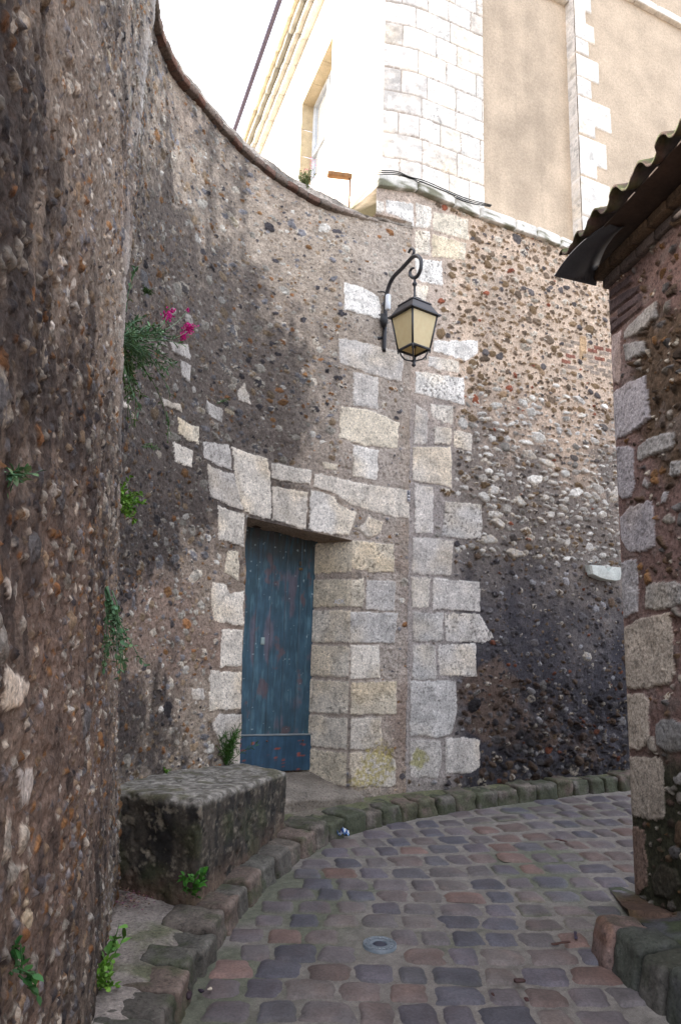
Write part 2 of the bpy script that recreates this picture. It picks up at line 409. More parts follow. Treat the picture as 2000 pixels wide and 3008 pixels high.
W.H = W.base + .018*(midf-.5) + .008*(finef-.5) + .017*(rdg-.8)*(1-.5*sstep(S, S_A-1., S_A+.3)) + .035*np.exp(-((S-s_r+.06)/.09)**2)*sstep(Z, 2.2, 4.0)
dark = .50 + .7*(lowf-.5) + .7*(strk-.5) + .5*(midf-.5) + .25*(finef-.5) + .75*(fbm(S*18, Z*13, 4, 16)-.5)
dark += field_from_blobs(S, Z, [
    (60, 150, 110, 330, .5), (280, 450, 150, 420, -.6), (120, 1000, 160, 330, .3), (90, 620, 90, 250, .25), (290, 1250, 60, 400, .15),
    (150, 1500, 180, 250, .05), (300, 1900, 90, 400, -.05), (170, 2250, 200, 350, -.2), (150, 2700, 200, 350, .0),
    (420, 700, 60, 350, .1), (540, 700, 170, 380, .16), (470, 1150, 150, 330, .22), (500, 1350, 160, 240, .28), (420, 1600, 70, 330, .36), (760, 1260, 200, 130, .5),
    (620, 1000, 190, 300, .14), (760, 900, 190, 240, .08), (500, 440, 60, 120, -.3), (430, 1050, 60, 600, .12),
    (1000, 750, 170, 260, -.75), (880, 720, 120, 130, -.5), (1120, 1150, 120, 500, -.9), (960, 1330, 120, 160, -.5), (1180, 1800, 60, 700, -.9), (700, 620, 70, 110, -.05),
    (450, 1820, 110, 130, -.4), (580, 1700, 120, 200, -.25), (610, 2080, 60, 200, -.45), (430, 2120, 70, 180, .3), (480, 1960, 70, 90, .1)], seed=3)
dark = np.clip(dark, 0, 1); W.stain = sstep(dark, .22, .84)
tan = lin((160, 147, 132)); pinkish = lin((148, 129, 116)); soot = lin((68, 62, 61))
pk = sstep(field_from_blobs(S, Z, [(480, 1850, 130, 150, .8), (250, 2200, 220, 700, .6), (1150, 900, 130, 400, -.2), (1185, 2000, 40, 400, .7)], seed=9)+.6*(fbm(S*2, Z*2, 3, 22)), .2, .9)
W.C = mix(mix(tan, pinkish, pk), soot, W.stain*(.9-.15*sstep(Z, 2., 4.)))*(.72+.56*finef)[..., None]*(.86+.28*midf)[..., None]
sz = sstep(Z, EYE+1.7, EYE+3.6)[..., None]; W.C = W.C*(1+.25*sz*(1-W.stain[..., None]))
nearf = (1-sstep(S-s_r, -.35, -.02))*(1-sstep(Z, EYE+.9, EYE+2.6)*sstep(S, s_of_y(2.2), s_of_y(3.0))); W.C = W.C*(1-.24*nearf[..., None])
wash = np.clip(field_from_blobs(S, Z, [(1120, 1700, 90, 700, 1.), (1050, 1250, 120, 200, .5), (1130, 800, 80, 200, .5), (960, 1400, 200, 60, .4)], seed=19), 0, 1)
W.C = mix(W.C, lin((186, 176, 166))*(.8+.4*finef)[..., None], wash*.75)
pale = np.clip(1.3*np.exp(-((S-s_r+.0)/.11)**2), 0, 1)*sstep(Z, EYE+.3, EYE+1.8)*sstep(fbm(S*10, Z*1.1, 3, 71), .28, .5)
W.C = mix(W.C, lin((182, 177, 171))*(.75+.5*fbm(S*40, Z*6, 3, 4))[..., None], pale*.85); W.taken |= pale > .45
# green at the foot of the ridge, darker along the base
gzS = gz(0, cpos(_sl)[:, 1])[None, :]
alg = sstep(fbm(S*9, Z*3, 3, 33), .35, .65)*np.clip(1.0-(Z-gzS)/1.6, 0, 1)*np.exp(-((S-s_r-.03)/.10)**2)
W.C = mix(W.C, lin((74, 82, 50)), alg*.8)
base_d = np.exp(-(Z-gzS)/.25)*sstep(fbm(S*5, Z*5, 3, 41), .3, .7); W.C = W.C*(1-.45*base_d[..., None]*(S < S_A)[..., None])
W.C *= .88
# soft pits in the mortar
W.H -= .006*sstep(fbm(S*30, Z*30, 2, 55), .68, .8)
K3, K7 = 1.568, 2.07
LIME, CREAM, GREYS, WHT = lin((226, 218, 205)), lin((226, 215, 194)), lin((210, 204, 196)), lin((236, 231, 222))
o3, o4, o5, o2, o6, o7 = (0, 1000), (1000, 1000), (0, 2000), (1000, 0), (1000, 2000), (840, 1200)
left_blocks = [
 (o3, K3, [(930,465),(1060,480),(1065,600),(935,545)], GREYS), (o3, K3, [(1065,487),(1230,545),(1250,665),(1250,826),(1130,792),(1080,690)], LIME),
 (o3, K3, [(945,570),(1075,615),(1125,785),(965,720)], GREYS*.95), (o3, K3, [(1000,755),(1126,798),(1127,955),(1005,915)], LIME),
 (o3, K3, [(1240,560),(1435,600),(1430,665),(1245,640)], LIME*.9), (o3, K3, [(1250,670),(1418,700),(1412,876),(1252,826)], LIME),
 (o7, K7, [(165,390),(440,450),(745,495),(750,675),(560,640),(400,590),(300,520),(165,480)], LIME*.97),
 (o7, K7, [(145,490),(290,530),(330,590),(435,630),(385,770),(270,765),(135,740)], WHT),
 (o7, K7, [(440,730),(500,655),(590,690),(570,760),(500,795)], LIME),
 (o3, K3, [(1045,965),(1100,965),(1100,1112),(1030,1070),(1040,1000)], CREAM), (o3, K3, [(975,1110),(1040,1120),(1060,1165),(1122,1150),(1122,1320),(985,1290),(970,1200)], LIME),
 (o3, K3, [(1020,1325),(1120,1332),(1118,1500),(1010,1508)], LIME*.97), (o5, K3, [(968,-50),(1115,-40),(1112,130),(960,140)], LIME),
 (o5, K3, [(1000,150),(1112,155),(1112,390),(1040,380),(970,200)], GREYS),
 (o7, K7, [(388,800),(655,825),(660,1000),(520,1000),(388,970)], CREAM*.95), (o7, K7, [(388,1045),(470,1030),(480,1140),(470,1210),(388,1210)], CREAM*.85),
 (o7, K7, [(484,1040),(665,1050),(660,1235),(484,1225)], GREYS), (o7, K7, [(388,1235),(680,1240),(660,1425),(388,1430)], lin((204,200,194))),
 (o7, K7, [(388,1440),(570,1440),(572,1640),(388,1650)], LIME*.93), (o7, K7, [(395,1665),(672,1655),(670,1865),(388,1865)], CREAM*.9),
 (o7, K7, [(388,1880),(575,1880),(580,2040),(500,2075),(388,2075)], LIME*.88), (o7, K7, [(388,2090),(545,2090),(600,2110),(665,2130),(665,2300),(388,2300)], LIME*.85),
 ((0,0), 1, [(1008,830),(1060,842),(1110,870),(1122,900),(1118,940),(1008,912)], WHT), ((0,0), .784, [(778,778),(850,790),(930,812),(925,880),(880,872),(780,838)], GREYS*1.03),
 ((0,0), .784, [(812,855),(870,870),(870,945),(812,935)], GREYS*1.05), ((0,0), .784, [(782,935),(850,945),(920,972),(915,1032),(840,1028),(780,1008)], CREAM*1.08),
 ((0,0), .784, [(812,1022),(870,1038),(868,1108),(810,1098)], WHT*.97),
 (o3, K3, [(822,350),(915,400),(915,480),(860,455),(825,430)], CREAM), (o3, K3, [(805,465),(890,505),(885,590),(815,560)], LIME), (o3, K3, [(758,255),(830,290),(850,330),(770,300)], GREYS*.8),
 (o3, K3, [(945,270),(1025,320),(1020,385),(945,330)], GREYS*.85), (o3, K3, [(835,85),(880,110),(885,200),(840,165)], GREYS*.9), (o3, K3, [(1088,235),(1125,190),(1160,300),(1095,280)], GREYS*.85),
 (o3, K3, [(790,0),(870,15),(880,90),(800,50)], GREYS*.85), (o3, K3, [(580,240),(640,300),(640,320),(600,310)], LIME), (o3, K3, [(0,1490),(60,1520),(130,1568),(120,1640),(60,1700),(0,1720)], LIME),
 (o5, K3, [(80,410),(150,400),(160,470),(130,600),(90,600)], GREYS*.95), (o3, K3, [(1480,560),(1558,570),(1555,600),(1490,595)], CREAM*.9),
 (o5, K3, [(885,30),(940,35),(945,90),(890,90)], GREYS*.9), (o3, K3, [(5,1085),(40,1090),(55,1200),(20,1190)], LIME)]
# the 1568-px overview has scale .784
for o_, k_, pl, c_ in left_blocks:
    W.block(hp(pl, o_, k_), c_, h=.006, dull=.05 if k_ == K7 else .15, pits=.6)
zmax = float(Z.max())
LEFT_PAL = [(2.5, (158, 138, 114)), (3, (178, 172, 160)), (3, (136, 134, 136)), (1.2, (150, 112, 76)), (1.6, (84, 80, 82)), (.9, (205, 200, 190)), (.8, (156, 112, 76))]
def dl(s, z):
    x = cpos(np.array(s)); d = 1.0
    if s > S_B-.1: d = .22
    if z > EYE+3.2 and s > S_A-.3: d *= .55
    if float(vn(s*2.3, z*2.3, 66)) < .3: d *= .45
    return d
flints(W, 230, s_start, S_A-.1, .6, zmax, .034, [(3, (176, 170, 158)), (2, (140, 138, 138)), (1, (196, 182, 156)), (1, (112, 106, 104))], h=.007, flat=.62, rind=.5, tilt=.4)
flints(W, 6500, s_start, s_of_y(4.5), 0, zmax, .0135, LEFT_PAL, dens=lambda s, z: .3+.7*float(vn(s*2.6, z*1.4, 67) > .4), h=.008, flat=.8, rind=.25, tilt=.35)
flints(W, 5600, s_of_y(4.0), S_SEAM, 0, zmax, .020, LEFT_PAL, dens=dl, h=.009, flat=.75, rind=.2, tilt=.35)
flints(W, 15000, s_start, S_SEAM, 0, zmax, .008, LEFT_PAL, dens=lambda s, z: .9 if s < S_B else .3, h=.006, flat=.8, rind=.1)
# lichen and washed-out patches on the ashlar beside the door
lich = sstep(field_from_blobs(S, Z, [(1100, 2240, 40, 55, 1.1), (1065, 2290, 50, 25, .7), (1120, 2195, 12, 40, .8)], wob=.2, seed=21)*fbm(S*30, Z*30, 3, 8)*1.6, .3, .7)
W.C = mix(W.C, lin((164, 150, 66)), lich*.62*sstep(fbm(S*50, Z*50, 2, 18), .3, .5))
blue = np.clip(field_from_blobs(S, Z, [(1120, 1850, 90, 170, .6), (1090, 1730, 60, 50, .6), (950, 2250, 50, 60, .3)], seed=5), 0, 1)
W.C = mix(W.C, W.C*np.array([.96, .99, 1.03]), blue)
# clean arris round the opening
ed = np.minimum(np.abs(S-S_A), np.abs(S-S_B)); ed = np.where((Z < z_lint(S)+.02) | (ed > .3), ed, 9)
lw = np.where((S > S_A-.01) & (S < S_B+.01), np.abs(Z-z_lint(S)), 9); ed = np.minimum(ed, lw)
W.H = W.base+(W.H-W.base)*sstep(ed, -.01, .022)
edge_wob = lambda z: .016*(fbm(z*4+.0*z, z*0+3, 3, 90)-.5)*2
W.mask = (S > S_A-1e-6) & (S < S_B+1e-6) & (Z < z_lint(S)+1e-6)
W.S = W.S + edge_wob(Z)*np.exp(-((S-S_A)/.03)**2)*(Z < Z_LA-.02)
wall_t = thing('curved_wall', 'tall curved rubble wall of soot stained mortar and small flints, with the blue door in it', 'wall', tuple(wpos(np.array(S_A), np.array(0.4), 0)))
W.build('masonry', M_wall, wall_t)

# chord frame of the doorway
A2, B2 = cpos(np.array(S_A)), cpos(np.array(S_B)); cd = (B2-A2)/np.linalg.norm(B2-A2); ci = np.array([-cd[1], cd[0]])   # ci: into the wall
DEP = .34; SPL = .147                                        # depth of the doorway, splay of its right side
def into(p2, d, z): return np.stack([np.broadcast_to(p2[0]+ci[0]*d, np.shape(z)), np.broadcast_to(p2[1]+ci[1]*d, np.shape(z)), np.asarray(z)*np.ones(np.shape(d))], -1)
def plane_patch(p0, d2, nrm, s1, z0, z1, dd):
    Sx = np.linspace(0, s1, max(int(s1/dd), 3)); Zz = np.linspace(z0, z1, max(int((z1-z0)/dd), 3))[:, None]*np.ones((1, len(Sx)))
    def pos(s, z, h): return np.stack([p0[0]+d2[0]*s+nrm[0]*h, p0[1]+d2[1]*s+nrm[1]*h, z], -1)
    return Patch(Sx, Zz, pos)
zf = gz(0, 6.1)+.19; zd = zf+.11                               # doorway floor, front and back
FB = wpos(np.array(S_B), np.array(1.2), np.array(0.))[:2]; FA = wpos(np.array(S_A), np.array(1.2), np.array(0.))[:2]
ciR = ci*DEP-cd*SPL; LR = float(np.linalg.norm(ciR)); ciR = ciR/LR; nR = np.array([-ciR[1], ciR[0]])
R = plane_patch(FB, ciR, nR, LR+.04, zf-.3, Z_LB, .007)       # right reveal, blocks in courses
R.pos = lambda s, z, h: np.stack([wpos(np.full(np.shape(z), S_B), z, 0*z)[..., i]+(ciR[i]*s+nR[i]*h if i < 2 else 0*s) for i in range(3)], -1); R.C[:] = lin((168, 156, 146)); R.H = .006*(fbm(R.S*20, R.Z*20, 3, 1)-.5)
rz = [hit(1028, y)[1] for y in (1590, 1680, 1700, 1782, 1792, 1888, 1898, 1990, 2002, 2100, 2110, 2202, 2212, 2310)]
for i in range(0, len(rz), 2):
    R.block([(-.01, rz[i]), (LR+.1, rz[i]+.01), (LR+.1, rz[i+1]), (-.01, rz[i+1])], [CREAM*.95, CREAM*.9, LIME*.98, LIME*.95, LIME*.95, LIME*.9, CREAM*.9][i//2], h=.006, dull=0)
R.H *= sstep(R.S, -.01, .03); R.build('door_reveal', M_wall, wall_t)
ciL = ci-cd*.30; ciL /= np.linalg.norm(ciL)
ciR = ci*DEP-cd*SPL; LR = float(np.linalg.norm(ciR)); ciR = ciR/LR
Lr = plane_patch(FA, ciL, cd, DEP+.05, zf-.2, Z_LA+.05, .02); Lr.pos = lambda s, z, h: np.stack([wpos(np.full(np.shape(z), S_A), z, 0*z)[..., i]+(ciL[i]*s+cd[i]*(h-.012) if i < 2 else 0*s) for i in range(3)], -1); Lr.C[:] = LIME*.8; Lr.H = .01*(fbm(Lr.S*14, Lr.Z*14, 3, 1)-.5)*sstep(Lr.S, 0, .05)
Lr.build('door_reveal', M_wall, wall_t)
mb = MB()                                                      # soffit of the lintel
ns_ = 30
V = []; 
for j in range(12):
    for i in range(ns_+1):
        t = i/ns_; s_ = S_A+(S_B-S_A)*t; f2 = wpos(np.array(s_), np.array(float(z_lint(s_))), np.array(0.))[:2]; d = j/11*(DEP+.05)
        V.append((f2[0]+ci[0]*d, f2[1]+ci[1]*d, float(z_lint(s_))+.02*(j > 0)*(vn(t*20, j, 4)-.5)-(.06 if j > 8 else 0)*0))
Fq = [(j*(ns_+1)+i, j*(ns_+1)+i+1, (j+1)*(ns_+1)+i+1, (j+1)*(ns_+1)+i) for j in range(11) for i in range(ns_)]
mb.add(V, Fq, lin((150, 132, 116))); mb.build('lintel_soffit', M_wall, wall_t)
# doorway floor and worn threshold
mb = MB()
f0, f1 = FA-ci*.10-cd*.06, FB-ci*.10+cd*.10
mb_b = [np.append(f0, zf-.25), np.append(f1, zf-.25), np.append(f1+ci*(DEP+.1), zf-.25), np.append(f0+ci*(DEP+.1)-cd*.2, zf-.25)]
mb_t = [np.append(f0, zf-.03), np.append(f1, zf-.03), np.append(f1+ci*(DEP+.1), zd+.0), np.append(f0+ci*(DEP+.1)-cd*.2, zd+.0)]
qbox(mb, mb_b, mb_t, lin((126, 118, 108)), n=26, r=.02, amp=.012, freq=16, seed=3)
mb.build('threshold', M_pave, wall_t)
# coping: brick ledge and rounded mortar cap
mb = MB(); ss = np.arange(s_of_y(1.0), float(_tp[-1, 0])+.03, .012)
prof = [(-.02, -.02), (.035, -.012), (.045, -.004), (.047, .036), (.026, .046), (.022, .08), (.012, .115), (-.03, .145), (-.12, .165), (-.38, .13), (-.40, -.3)]
V = []; Cc = []
zc = z_top(ss)
brick = np.floor(ss/.11+3*vn(ss*1.0, ss*0, 4)); bt = _hash(brick.astype(np.int64), brick.astype(np.int64)*3, 5)
jt = np.abs((ss/.11+3*vn(ss*1.0, ss*0, 4)) % 1-.5) > .44
for k, (h_, dz_) in enumerate(prof):
    nz_ = (fbm(ss*14, ss*0+k*.8, 3, 12)-.5)
    fade = np.clip((float(_tp[-3, 0])+.03-ss)/.5, .05, 1)
    hh = h_*np.where(h_ > .02, fade, 1)+nz_*.024*(k > 0)+np.where(k in (2, 3), (bt-.5)*.014-.012*jt, 0)
    zz = zc+dz_*np.where(dz_ > 0, np.clip(fade*1.2, .2, 1), 1)+nz_*.02*(k > 3)
    V.append(wpos(ss, zz, hh))
    if k <= 3:
        c = mix(lin((104, 76, 64))[None], lin((122, 112, 102))[None], np.clip(bt*1.3-.2, 0, 1))
        c = np.where(jt[:, None], lin((80, 72, 64)), c)
        if k < 2: c = c*.6  # underside rows darkened: shade below the ledge put into their colour
        c = mix(lin((160, 148, 136))[None]*np.ones((len(ss), 1)), c, fade)
    else: c = mix(lin((168, 158, 146))[None], lin((96, 92, 86))[None], sstep(fbm(ss*6, ss*0+k*.5, 3, 61), .42, .62)*.7)*(.6+.8*fbm(ss*26, ss*0+k*2.3, 3, 8))[:, None]
    Cc.append(c)
V = np.stack(V); n1_, n2_ = V.shape[:2]; idx = np.arange(n1_*n2_).reshape(n1_, n2_)
q = np.stack([idx[:-1, :-1], idx[:-1, 1:], idx[1:, 1:], idx[1:, :-1]], -1).reshape(-1, 4)
mb.add(V.reshape(-1, 3), q, np.concatenate(Cc)); mb.build('coping', M_wall, wall_t)
mb = MB()                                                      # plain back face and far end
for (sa, sb) in [(s_of_y(.9), S_SEAM)]:
    sb_ = np.linspace(sa, sb, 60); P0 = wpos(sb_, gz(0, cpos(sb_)[:, 1])-.1, -.75+0*sb_); P1 = wpos(sb_, z_top(sb_)+.1, -.42+0*sb_)
    V = np.concatenate([P0, P1]); mb.add(V, [(i, i+1, 61+i, 60+i) for i in range(59)], lin((130, 115, 104)))
mb.build('back_face', M_wall, wall_t)

# ------------------------------------------------------------------ flint wall on the right
S_F0 = hit(1100, 700)[0]; S_END = s_of_y(8.0)
ft_px = [(1085, 556), (1150, 548), (1235, 572), (1340, 615), (1430, 655), (1600, 712), (1714, 760), (1790, 800)]
_ft = np.array([hit(*q_) for q_ in ft_px]); f_top = lambda s: np.interp(s, _ft[:, 0], _ft[:, 1])
Sf = np.arange(S_F0, S_END, .0085); zbf = gz(0, cpos(Sf)[:, 1])-.1; ztf = f_top(Sf)
Zf = zbf+(ztf-zbf)*np.linspace(0, 1, int(5.6/.0085))[:, None]
Fl = Patch(Sf, Zf, wpos); S, Z = Fl.S, Fl.Z
lowf = fbm(S*1.6, Z*1.6, 4, 102); midf = fbm(S*7, Z*7, 4, 103); finef = fbm(S*38, Z*38, 3, 104)
Fl.base = .035*(lowf-.5)*sstep(S-S_SEAM, .0, .3); Fl.H = Fl.base+.018*(midf-.5)+.006*(finef-.5)
zr = Z-EYE
dk = sstep(EYE+1.9-Z, 0, 2.2)*.75 + .5*(lowf-.5)+.5*(midf-.5)
dk += field_from_blobs(S, Z, [(1600, 1250, 120, 120, -.1), (1750, 1950, 120, 300, .35), (1600, 1950, 140, 160, .25), (1420, 900, 90, 330, .38), (1560, 900, 80, 260, .25), (1700, 850, 100, 200, -.3), (1780, 1100, 70, 200, -.35),
    (1480, 1850, 60, 100, .25), (1400, 2080, 70, 90, -.55), (1550, 2130, 90, 60, -.1), (1300, 800, 80, 150, -.5), (1550, 720, 200, 80, -.25)], seed=31)
Fl.stain = np.clip(dk, 0, 1)
peach = lin((202, 180, 158)); greym = lin((122, 116, 111)); bluem = lin((70, 68, 73))
nh = (Z-EYE)+1.1*(lowf-.5)+.7*(midf-.5)+.25*(fbm(S*20, Z*20, 3, 77)-.5)
g1 = np.clip(1-sstep(nh, 1.75, 2.6)+.55*sstep(Fl.stain, .2, .6), 0, 1)*.9; g2 = (1-sstep(nh, .1, 1.5))*sstep(S-S_SEAM, .30, .62); Fl.stain = np.clip(.25*g1+.5*g2, 0, 1)
Fl.C = mix(mix(peach, greym, g1), bluem, g2)*(.72+.56*finef)[..., None]*(.85+.3*midf)[..., None]
qw = (1-sstep(S-S_SEAM, .30, .62))*(1-sstep(Z, EYE+1.6, EYE+3.0)*.5); Fl.C = mix(Fl.C, lin((172, 164, 158))*(.7+.6*finef)[..., None], qw*.85)
brn = (1-qw)*sstep(field_from_blobs(S, Z, [(1400, 2080, 70, 80, 1), (1560, 2110, 170, 120, .6), (1700, 2200, 120, 50, .4), (1480, 1990, 60, 60, .7)], seed=61)+.7*(midf-.5), .4, .8)
Fl.C = mix(Fl.C, lin((98, 84, 76))*(.7+.6*finef)[..., None], brn)
Fl.C *= .9
right_blocks = [
 (o4, K3, [(345,140),(420,150),(570,170),(572,300),(470,270),(340,245)], WHT), (o4, K3, [(410,290),(520,300),(520,390),(470,380),(420,350)], LIME),
 (o4, K3, [(345,290),(400,330),(400,480),(335,480)], GREYS), (o4, K3, [(430,395),(512,400),(512,480),(430,480)], LIME*.95), (o4, K3, [(520,410),(610,430),(605,510),(520,490)], LIME),
 (o4, K3, [(330,490),(512,490),(512,680),(440,665),(330,650)], LIME*1.03), (o4, K3, [(340,660),(425,675),(425,890),(340,885)], GREYS*1.05),
 (o4, K3, [(480,740),(650,755),(650,915),(560,915),(462,900)], lin((204,200,194))), (o4, K3, [(330,905),(420,910),(518,922),(512,1085),(325,1075)], GREYS),
 (o4, K3, [(325,1085),(415,1092),(408,1232),(325,1235)], LIME*.95), (o4, K3, [(422,1092),(640,1112),(645,1250),(422,1240)], GREYS*1.03),
 (o4, K3, [(330,1250),(470,1255),(470,1385),(330,1385)], lin((204,200,194))), (o4, K3, [(478,1255),(640,1258),(705,1370),(650,1395),(478,1385)], GREYS),
 (o4, K3, [(330,1395),(438,1402),(438,1568),(328,1568)], lin((204,200,194))), (o4, K3, [(446,1400),(620,1395),(625,1550),(450,1545)], GREYS*1.05),
 (o6, K3, [(318,0),(420,0),(530,0),(538,130),(510,250),(450,262),(318,255)], lin((204,200,194))), (o6, K3, [(314,270),(460,275),(465,380),(440,450),(318,440)], GREYS*.95),
 (o6, K3, [(480,265),(560,258),(640,265),(640,400),(600,425),(480,430)], GREYS*.93),
 (o2, K3, [(340,1060),(410,1065),(415,1180),(340,1170)], LIME), (o2, K3, [(420,1075),(580,1120),(575,1200),(420,1182)], CREAM*.95), (o2, K3, [(340,1190),(465,1202),(470,1320),(350,1292)], WHT),
 (o2, K3, [(345,1305),(405,1318),(392,1390),(345,1380)], LIME), (o4, K3, [(425,0),(630,0),(635,60),(580,95),(425,50)], WHT), (o4, K3, [(405,68),(545,95),(545,150),(480,140),(400,120)], GREYS*1.08),
 (o2, K3, [(150,925),(195,935),(200,980),(150,980)], LIME), (o2, K3, [(205,920),(335,940),(340,1050),(260,1000),(205,985)], WHT), (o2, K3, [(345,930),(420,960),(415,1050),(345,1050)], LIME),
 (o2, K3, [(425,975),(500,985),(590,1010),(590,1110),(490,1080),(425,1060)], CREAM*1.0), (o2, K3, [(330,1390),(385,1395),(390,1450),(335,1440)], GREYS),
 ((0,0), 1, [(1700,985),(1722,990),(1722,1062),(1700,1055)], lin((190,160,125)))]
for o_, k_, pl, c_ in right_blocks: Fl.block(hp(pl, o_, k_), c_, h=.006, dull=.08, pits=.75)
for row in range(6):                                           # patch of old bricks round the small vent stone
    for kx in range(5):
        x0 = 1640+kx*34+(row % 2)*15+row*2; y0 = 990+row*16+kx*8
        if 1690 < x0+14 < 1726: continue
        Fl.block(hp([(x0, y0), (x0+28, y0+6), (x0+28, y0+17), (x0, y0+11)]), lin((146, 100, 84)) if rng.random() < .2 else lin((158, 144, 130)), h=.004, dull=.2, warp=.002, soft=.004)
vx, vz = hit(1711, 1052); Fl.stone(vx, vz, .012, .02, .2, -.03, lin((40, 34, 30)), force=True, dull=0)
UP_PAL = [(4, (132, 110, 84)), (3, (116, 100, 84)), (2, (146, 122, 96)), (1.6, (98, 92, 90)), (1.6, (180, 170, 154)), (.25, (150, 90, 68))]
MID_PAL = [(3.5, (206, 202, 194)), (2.4, (126, 106, 82)), (2.5, (160, 155, 146)), (1, (94, 88, 84)), (.25, (150, 90, 66))]
LO_PAL = [(2.4, (118, 114, 114)), (2, (84, 80, 82)), (1.6, (112, 94, 78)), (.5, (140, 86, 64)), (1, (176, 174, 174))]
s_q = hit(1330, 1200)[0]
dq = lambda s, z: 1.0 if s > s_q else .5
zA, zB = hit(1600, 1180)[1], hit(1600, 1620)[1]
sx_ = S_SEAM+.25
wd = lambda s, z: .25+.75*math.exp(-(((s-sW)/.75)**2+((z-zW)/.42)**2))
sW, zW = hit(1660, 1400)
flints(Fl, 760, hit(1380, 1400)[0], S_END, zB-.1, zA+.15, .042, [(1, (228, 224, 214)), (.5, (200, 194, 184))], dens=wd, h=.02, flat=.5, rind=.6, course=.08, tilt=.25)
flints(Fl, 2300, sx_, S_END, zA-.05, 6.0, .028, UP_PAL, dens=dq, h=.015, flat=.72, rind=.15, course=.075, tilt=.3)
flints(Fl, 1600, sx_, S_END, zA-.05, 6.0, .021, UP_PAL, dens=dq, h=.012, flat=.75, rind=.12)
wd = lambda s, z: .95
flints(Fl, 2600, sx_, S_END, zB-.1, zA+.1, .026, MID_PAL, dens=dq, h=.016, flat=.65, rind=.25, course=.065)
flints(Fl, 2600, sx_, S_END, .4, zB, .022, LO_PAL, dens=lambda s, z: dq(s, z)*(.75 if z > hit(1600, 1900)[1] else 1.0), h=.014, flat=.7, rind=.1)
flints(Fl, 1300, sx_+.1, S_END, .4, hit(1600, 2000)[1], .034, [(2, (92, 76, 66)), (2, (70, 66, 68)), (1, (120, 100, 84)), (.5, (150, 145, 140))], h=.03, flat=.7, rind=.1, tilt=.6)
flints(Fl, 3500, S_F0, S_END, .4, 6.0, .010, UP_PAL, dens=lambda s, z: .9 if s > s_q else .25, h=.007)
# ragged hollow face low on the right
rag = sstep(hit(1600, 1960)[1]-Z, 0, .4)*sstep(S, hit(1400, 2100)[0], hit(1480, 2100)[0])
Fl.H += rag*.05*(fbm(S*9, Z*11, 4, 88)-.5); Fl.C *= (1-.35*rag[..., None]*sstep(fbm(S*10, Z*10, 3, 89), .4, .6)[..., None])
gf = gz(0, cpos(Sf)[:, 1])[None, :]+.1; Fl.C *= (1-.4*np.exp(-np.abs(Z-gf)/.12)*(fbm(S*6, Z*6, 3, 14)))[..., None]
lich = sstep(field_from_blobs(S, Z, [(1222, 2225, 26, 30, 1.1)], wob=.1, seed=21)*fbm(S*30, Z*30, 3, 8)*1.6, .3, .7); Fl.C = mix(Fl.C, lin((150, 146, 80)), lich*.7)
blue = np.clip(field_from_blobs(S, Z, [(1290, 1950, 110, 330, .6), (1350, 1570, 90, 90, .4), (1750, 1850, 120, 200, .7), (1520, 1800, 140, 150, .4)], seed=5), 0, 1); Fl.C = mix(Fl.C, Fl.C*np.array([.95, .99, 1.05]), blue)
Fl.H = np.where((S < S_SEAM+.001) & (Z < z_top(S)+.05), np.minimum(Fl.H, -.10), Fl.H)
lip = (S < S_SEAM-.0); Fl.H = np.where(lip & (Z > z_top(S)+.03), Fl.H+.01, Fl.H)
flint_t = thing('flint_wall', 'straight flint wall with pale stone quoins, brown flints above and black stained rubble low down', 'wall', tuple(wpos(np.array(S_SEAM), np.array(.6), 0.)))
Fl.build('masonry', M_wall, flint_t)
mb = MB(); s_ = S_F0+.0; kk = 0
while s_ < S_END-.1:                                           # coping slabs
    L_ = rng.uniform(.26, .44); e_ = min(s_+L_-.012, S_END); b = []; t_ = []
    for (ss_, hh) in ((s_, .05), (e_, .05), (e_, -.62), (s_, -.62)):
        zz = float(f_top(ss_)); P = wpos(np.array(ss_), np.array(zz), np.array(hh+rng.normal(0, .004))); b.append(P.copy()); P2 = P.copy(); P2[2] += .115+(.06 if hh < 0 else 0); t_.append(P2)
    def cf(X, P, k0=kk):
        c = lin((214, 210, 200))*(.8+.4*fbm(X[:, :1]*12+X[:, 2:]*9, X[:, 1:2]*12, 3, 5+k0)); ms = sstep(fbm(X[:, 0]*9, X[:, 2]*25+k0, 3, 4)-.1*P[:, 2], .45, .6)*(P[:, 2] < .2)
        return mix(c, lin((84, 84, 50)), ms*.8)
    qbox(mb, b, t_, LIME, n=9, r=.015, amp=.004, freq=14, seed=kk, colfn=cf); kk += 1; s_ += L_
mb.build('coping', M_ash, flint_t)
# cable bundle lying along the coping
mb = MB()
for k in range(3):
    pts = [hit(x, y-6) for x, y in ((1098, 522+4*k), (1150, 524+3*k), (1190, 540), (1235, 552+4*k), (1300, 580+2*k), (1360, 604+3*k), (1430, 622+k))]
    P = np.array([wpos(np.array(a), np.array(b+.01), np.array(.07-.01*k)) for a, b in pts]); P = catmull(P, 6)
    tube(mb, P, .0048, lin((26, 28, 28)), n=6)
tag(mb.build('power_cable', M_plain), 'loose bundle of black cables lying along the top of the flint wall', 'cable')

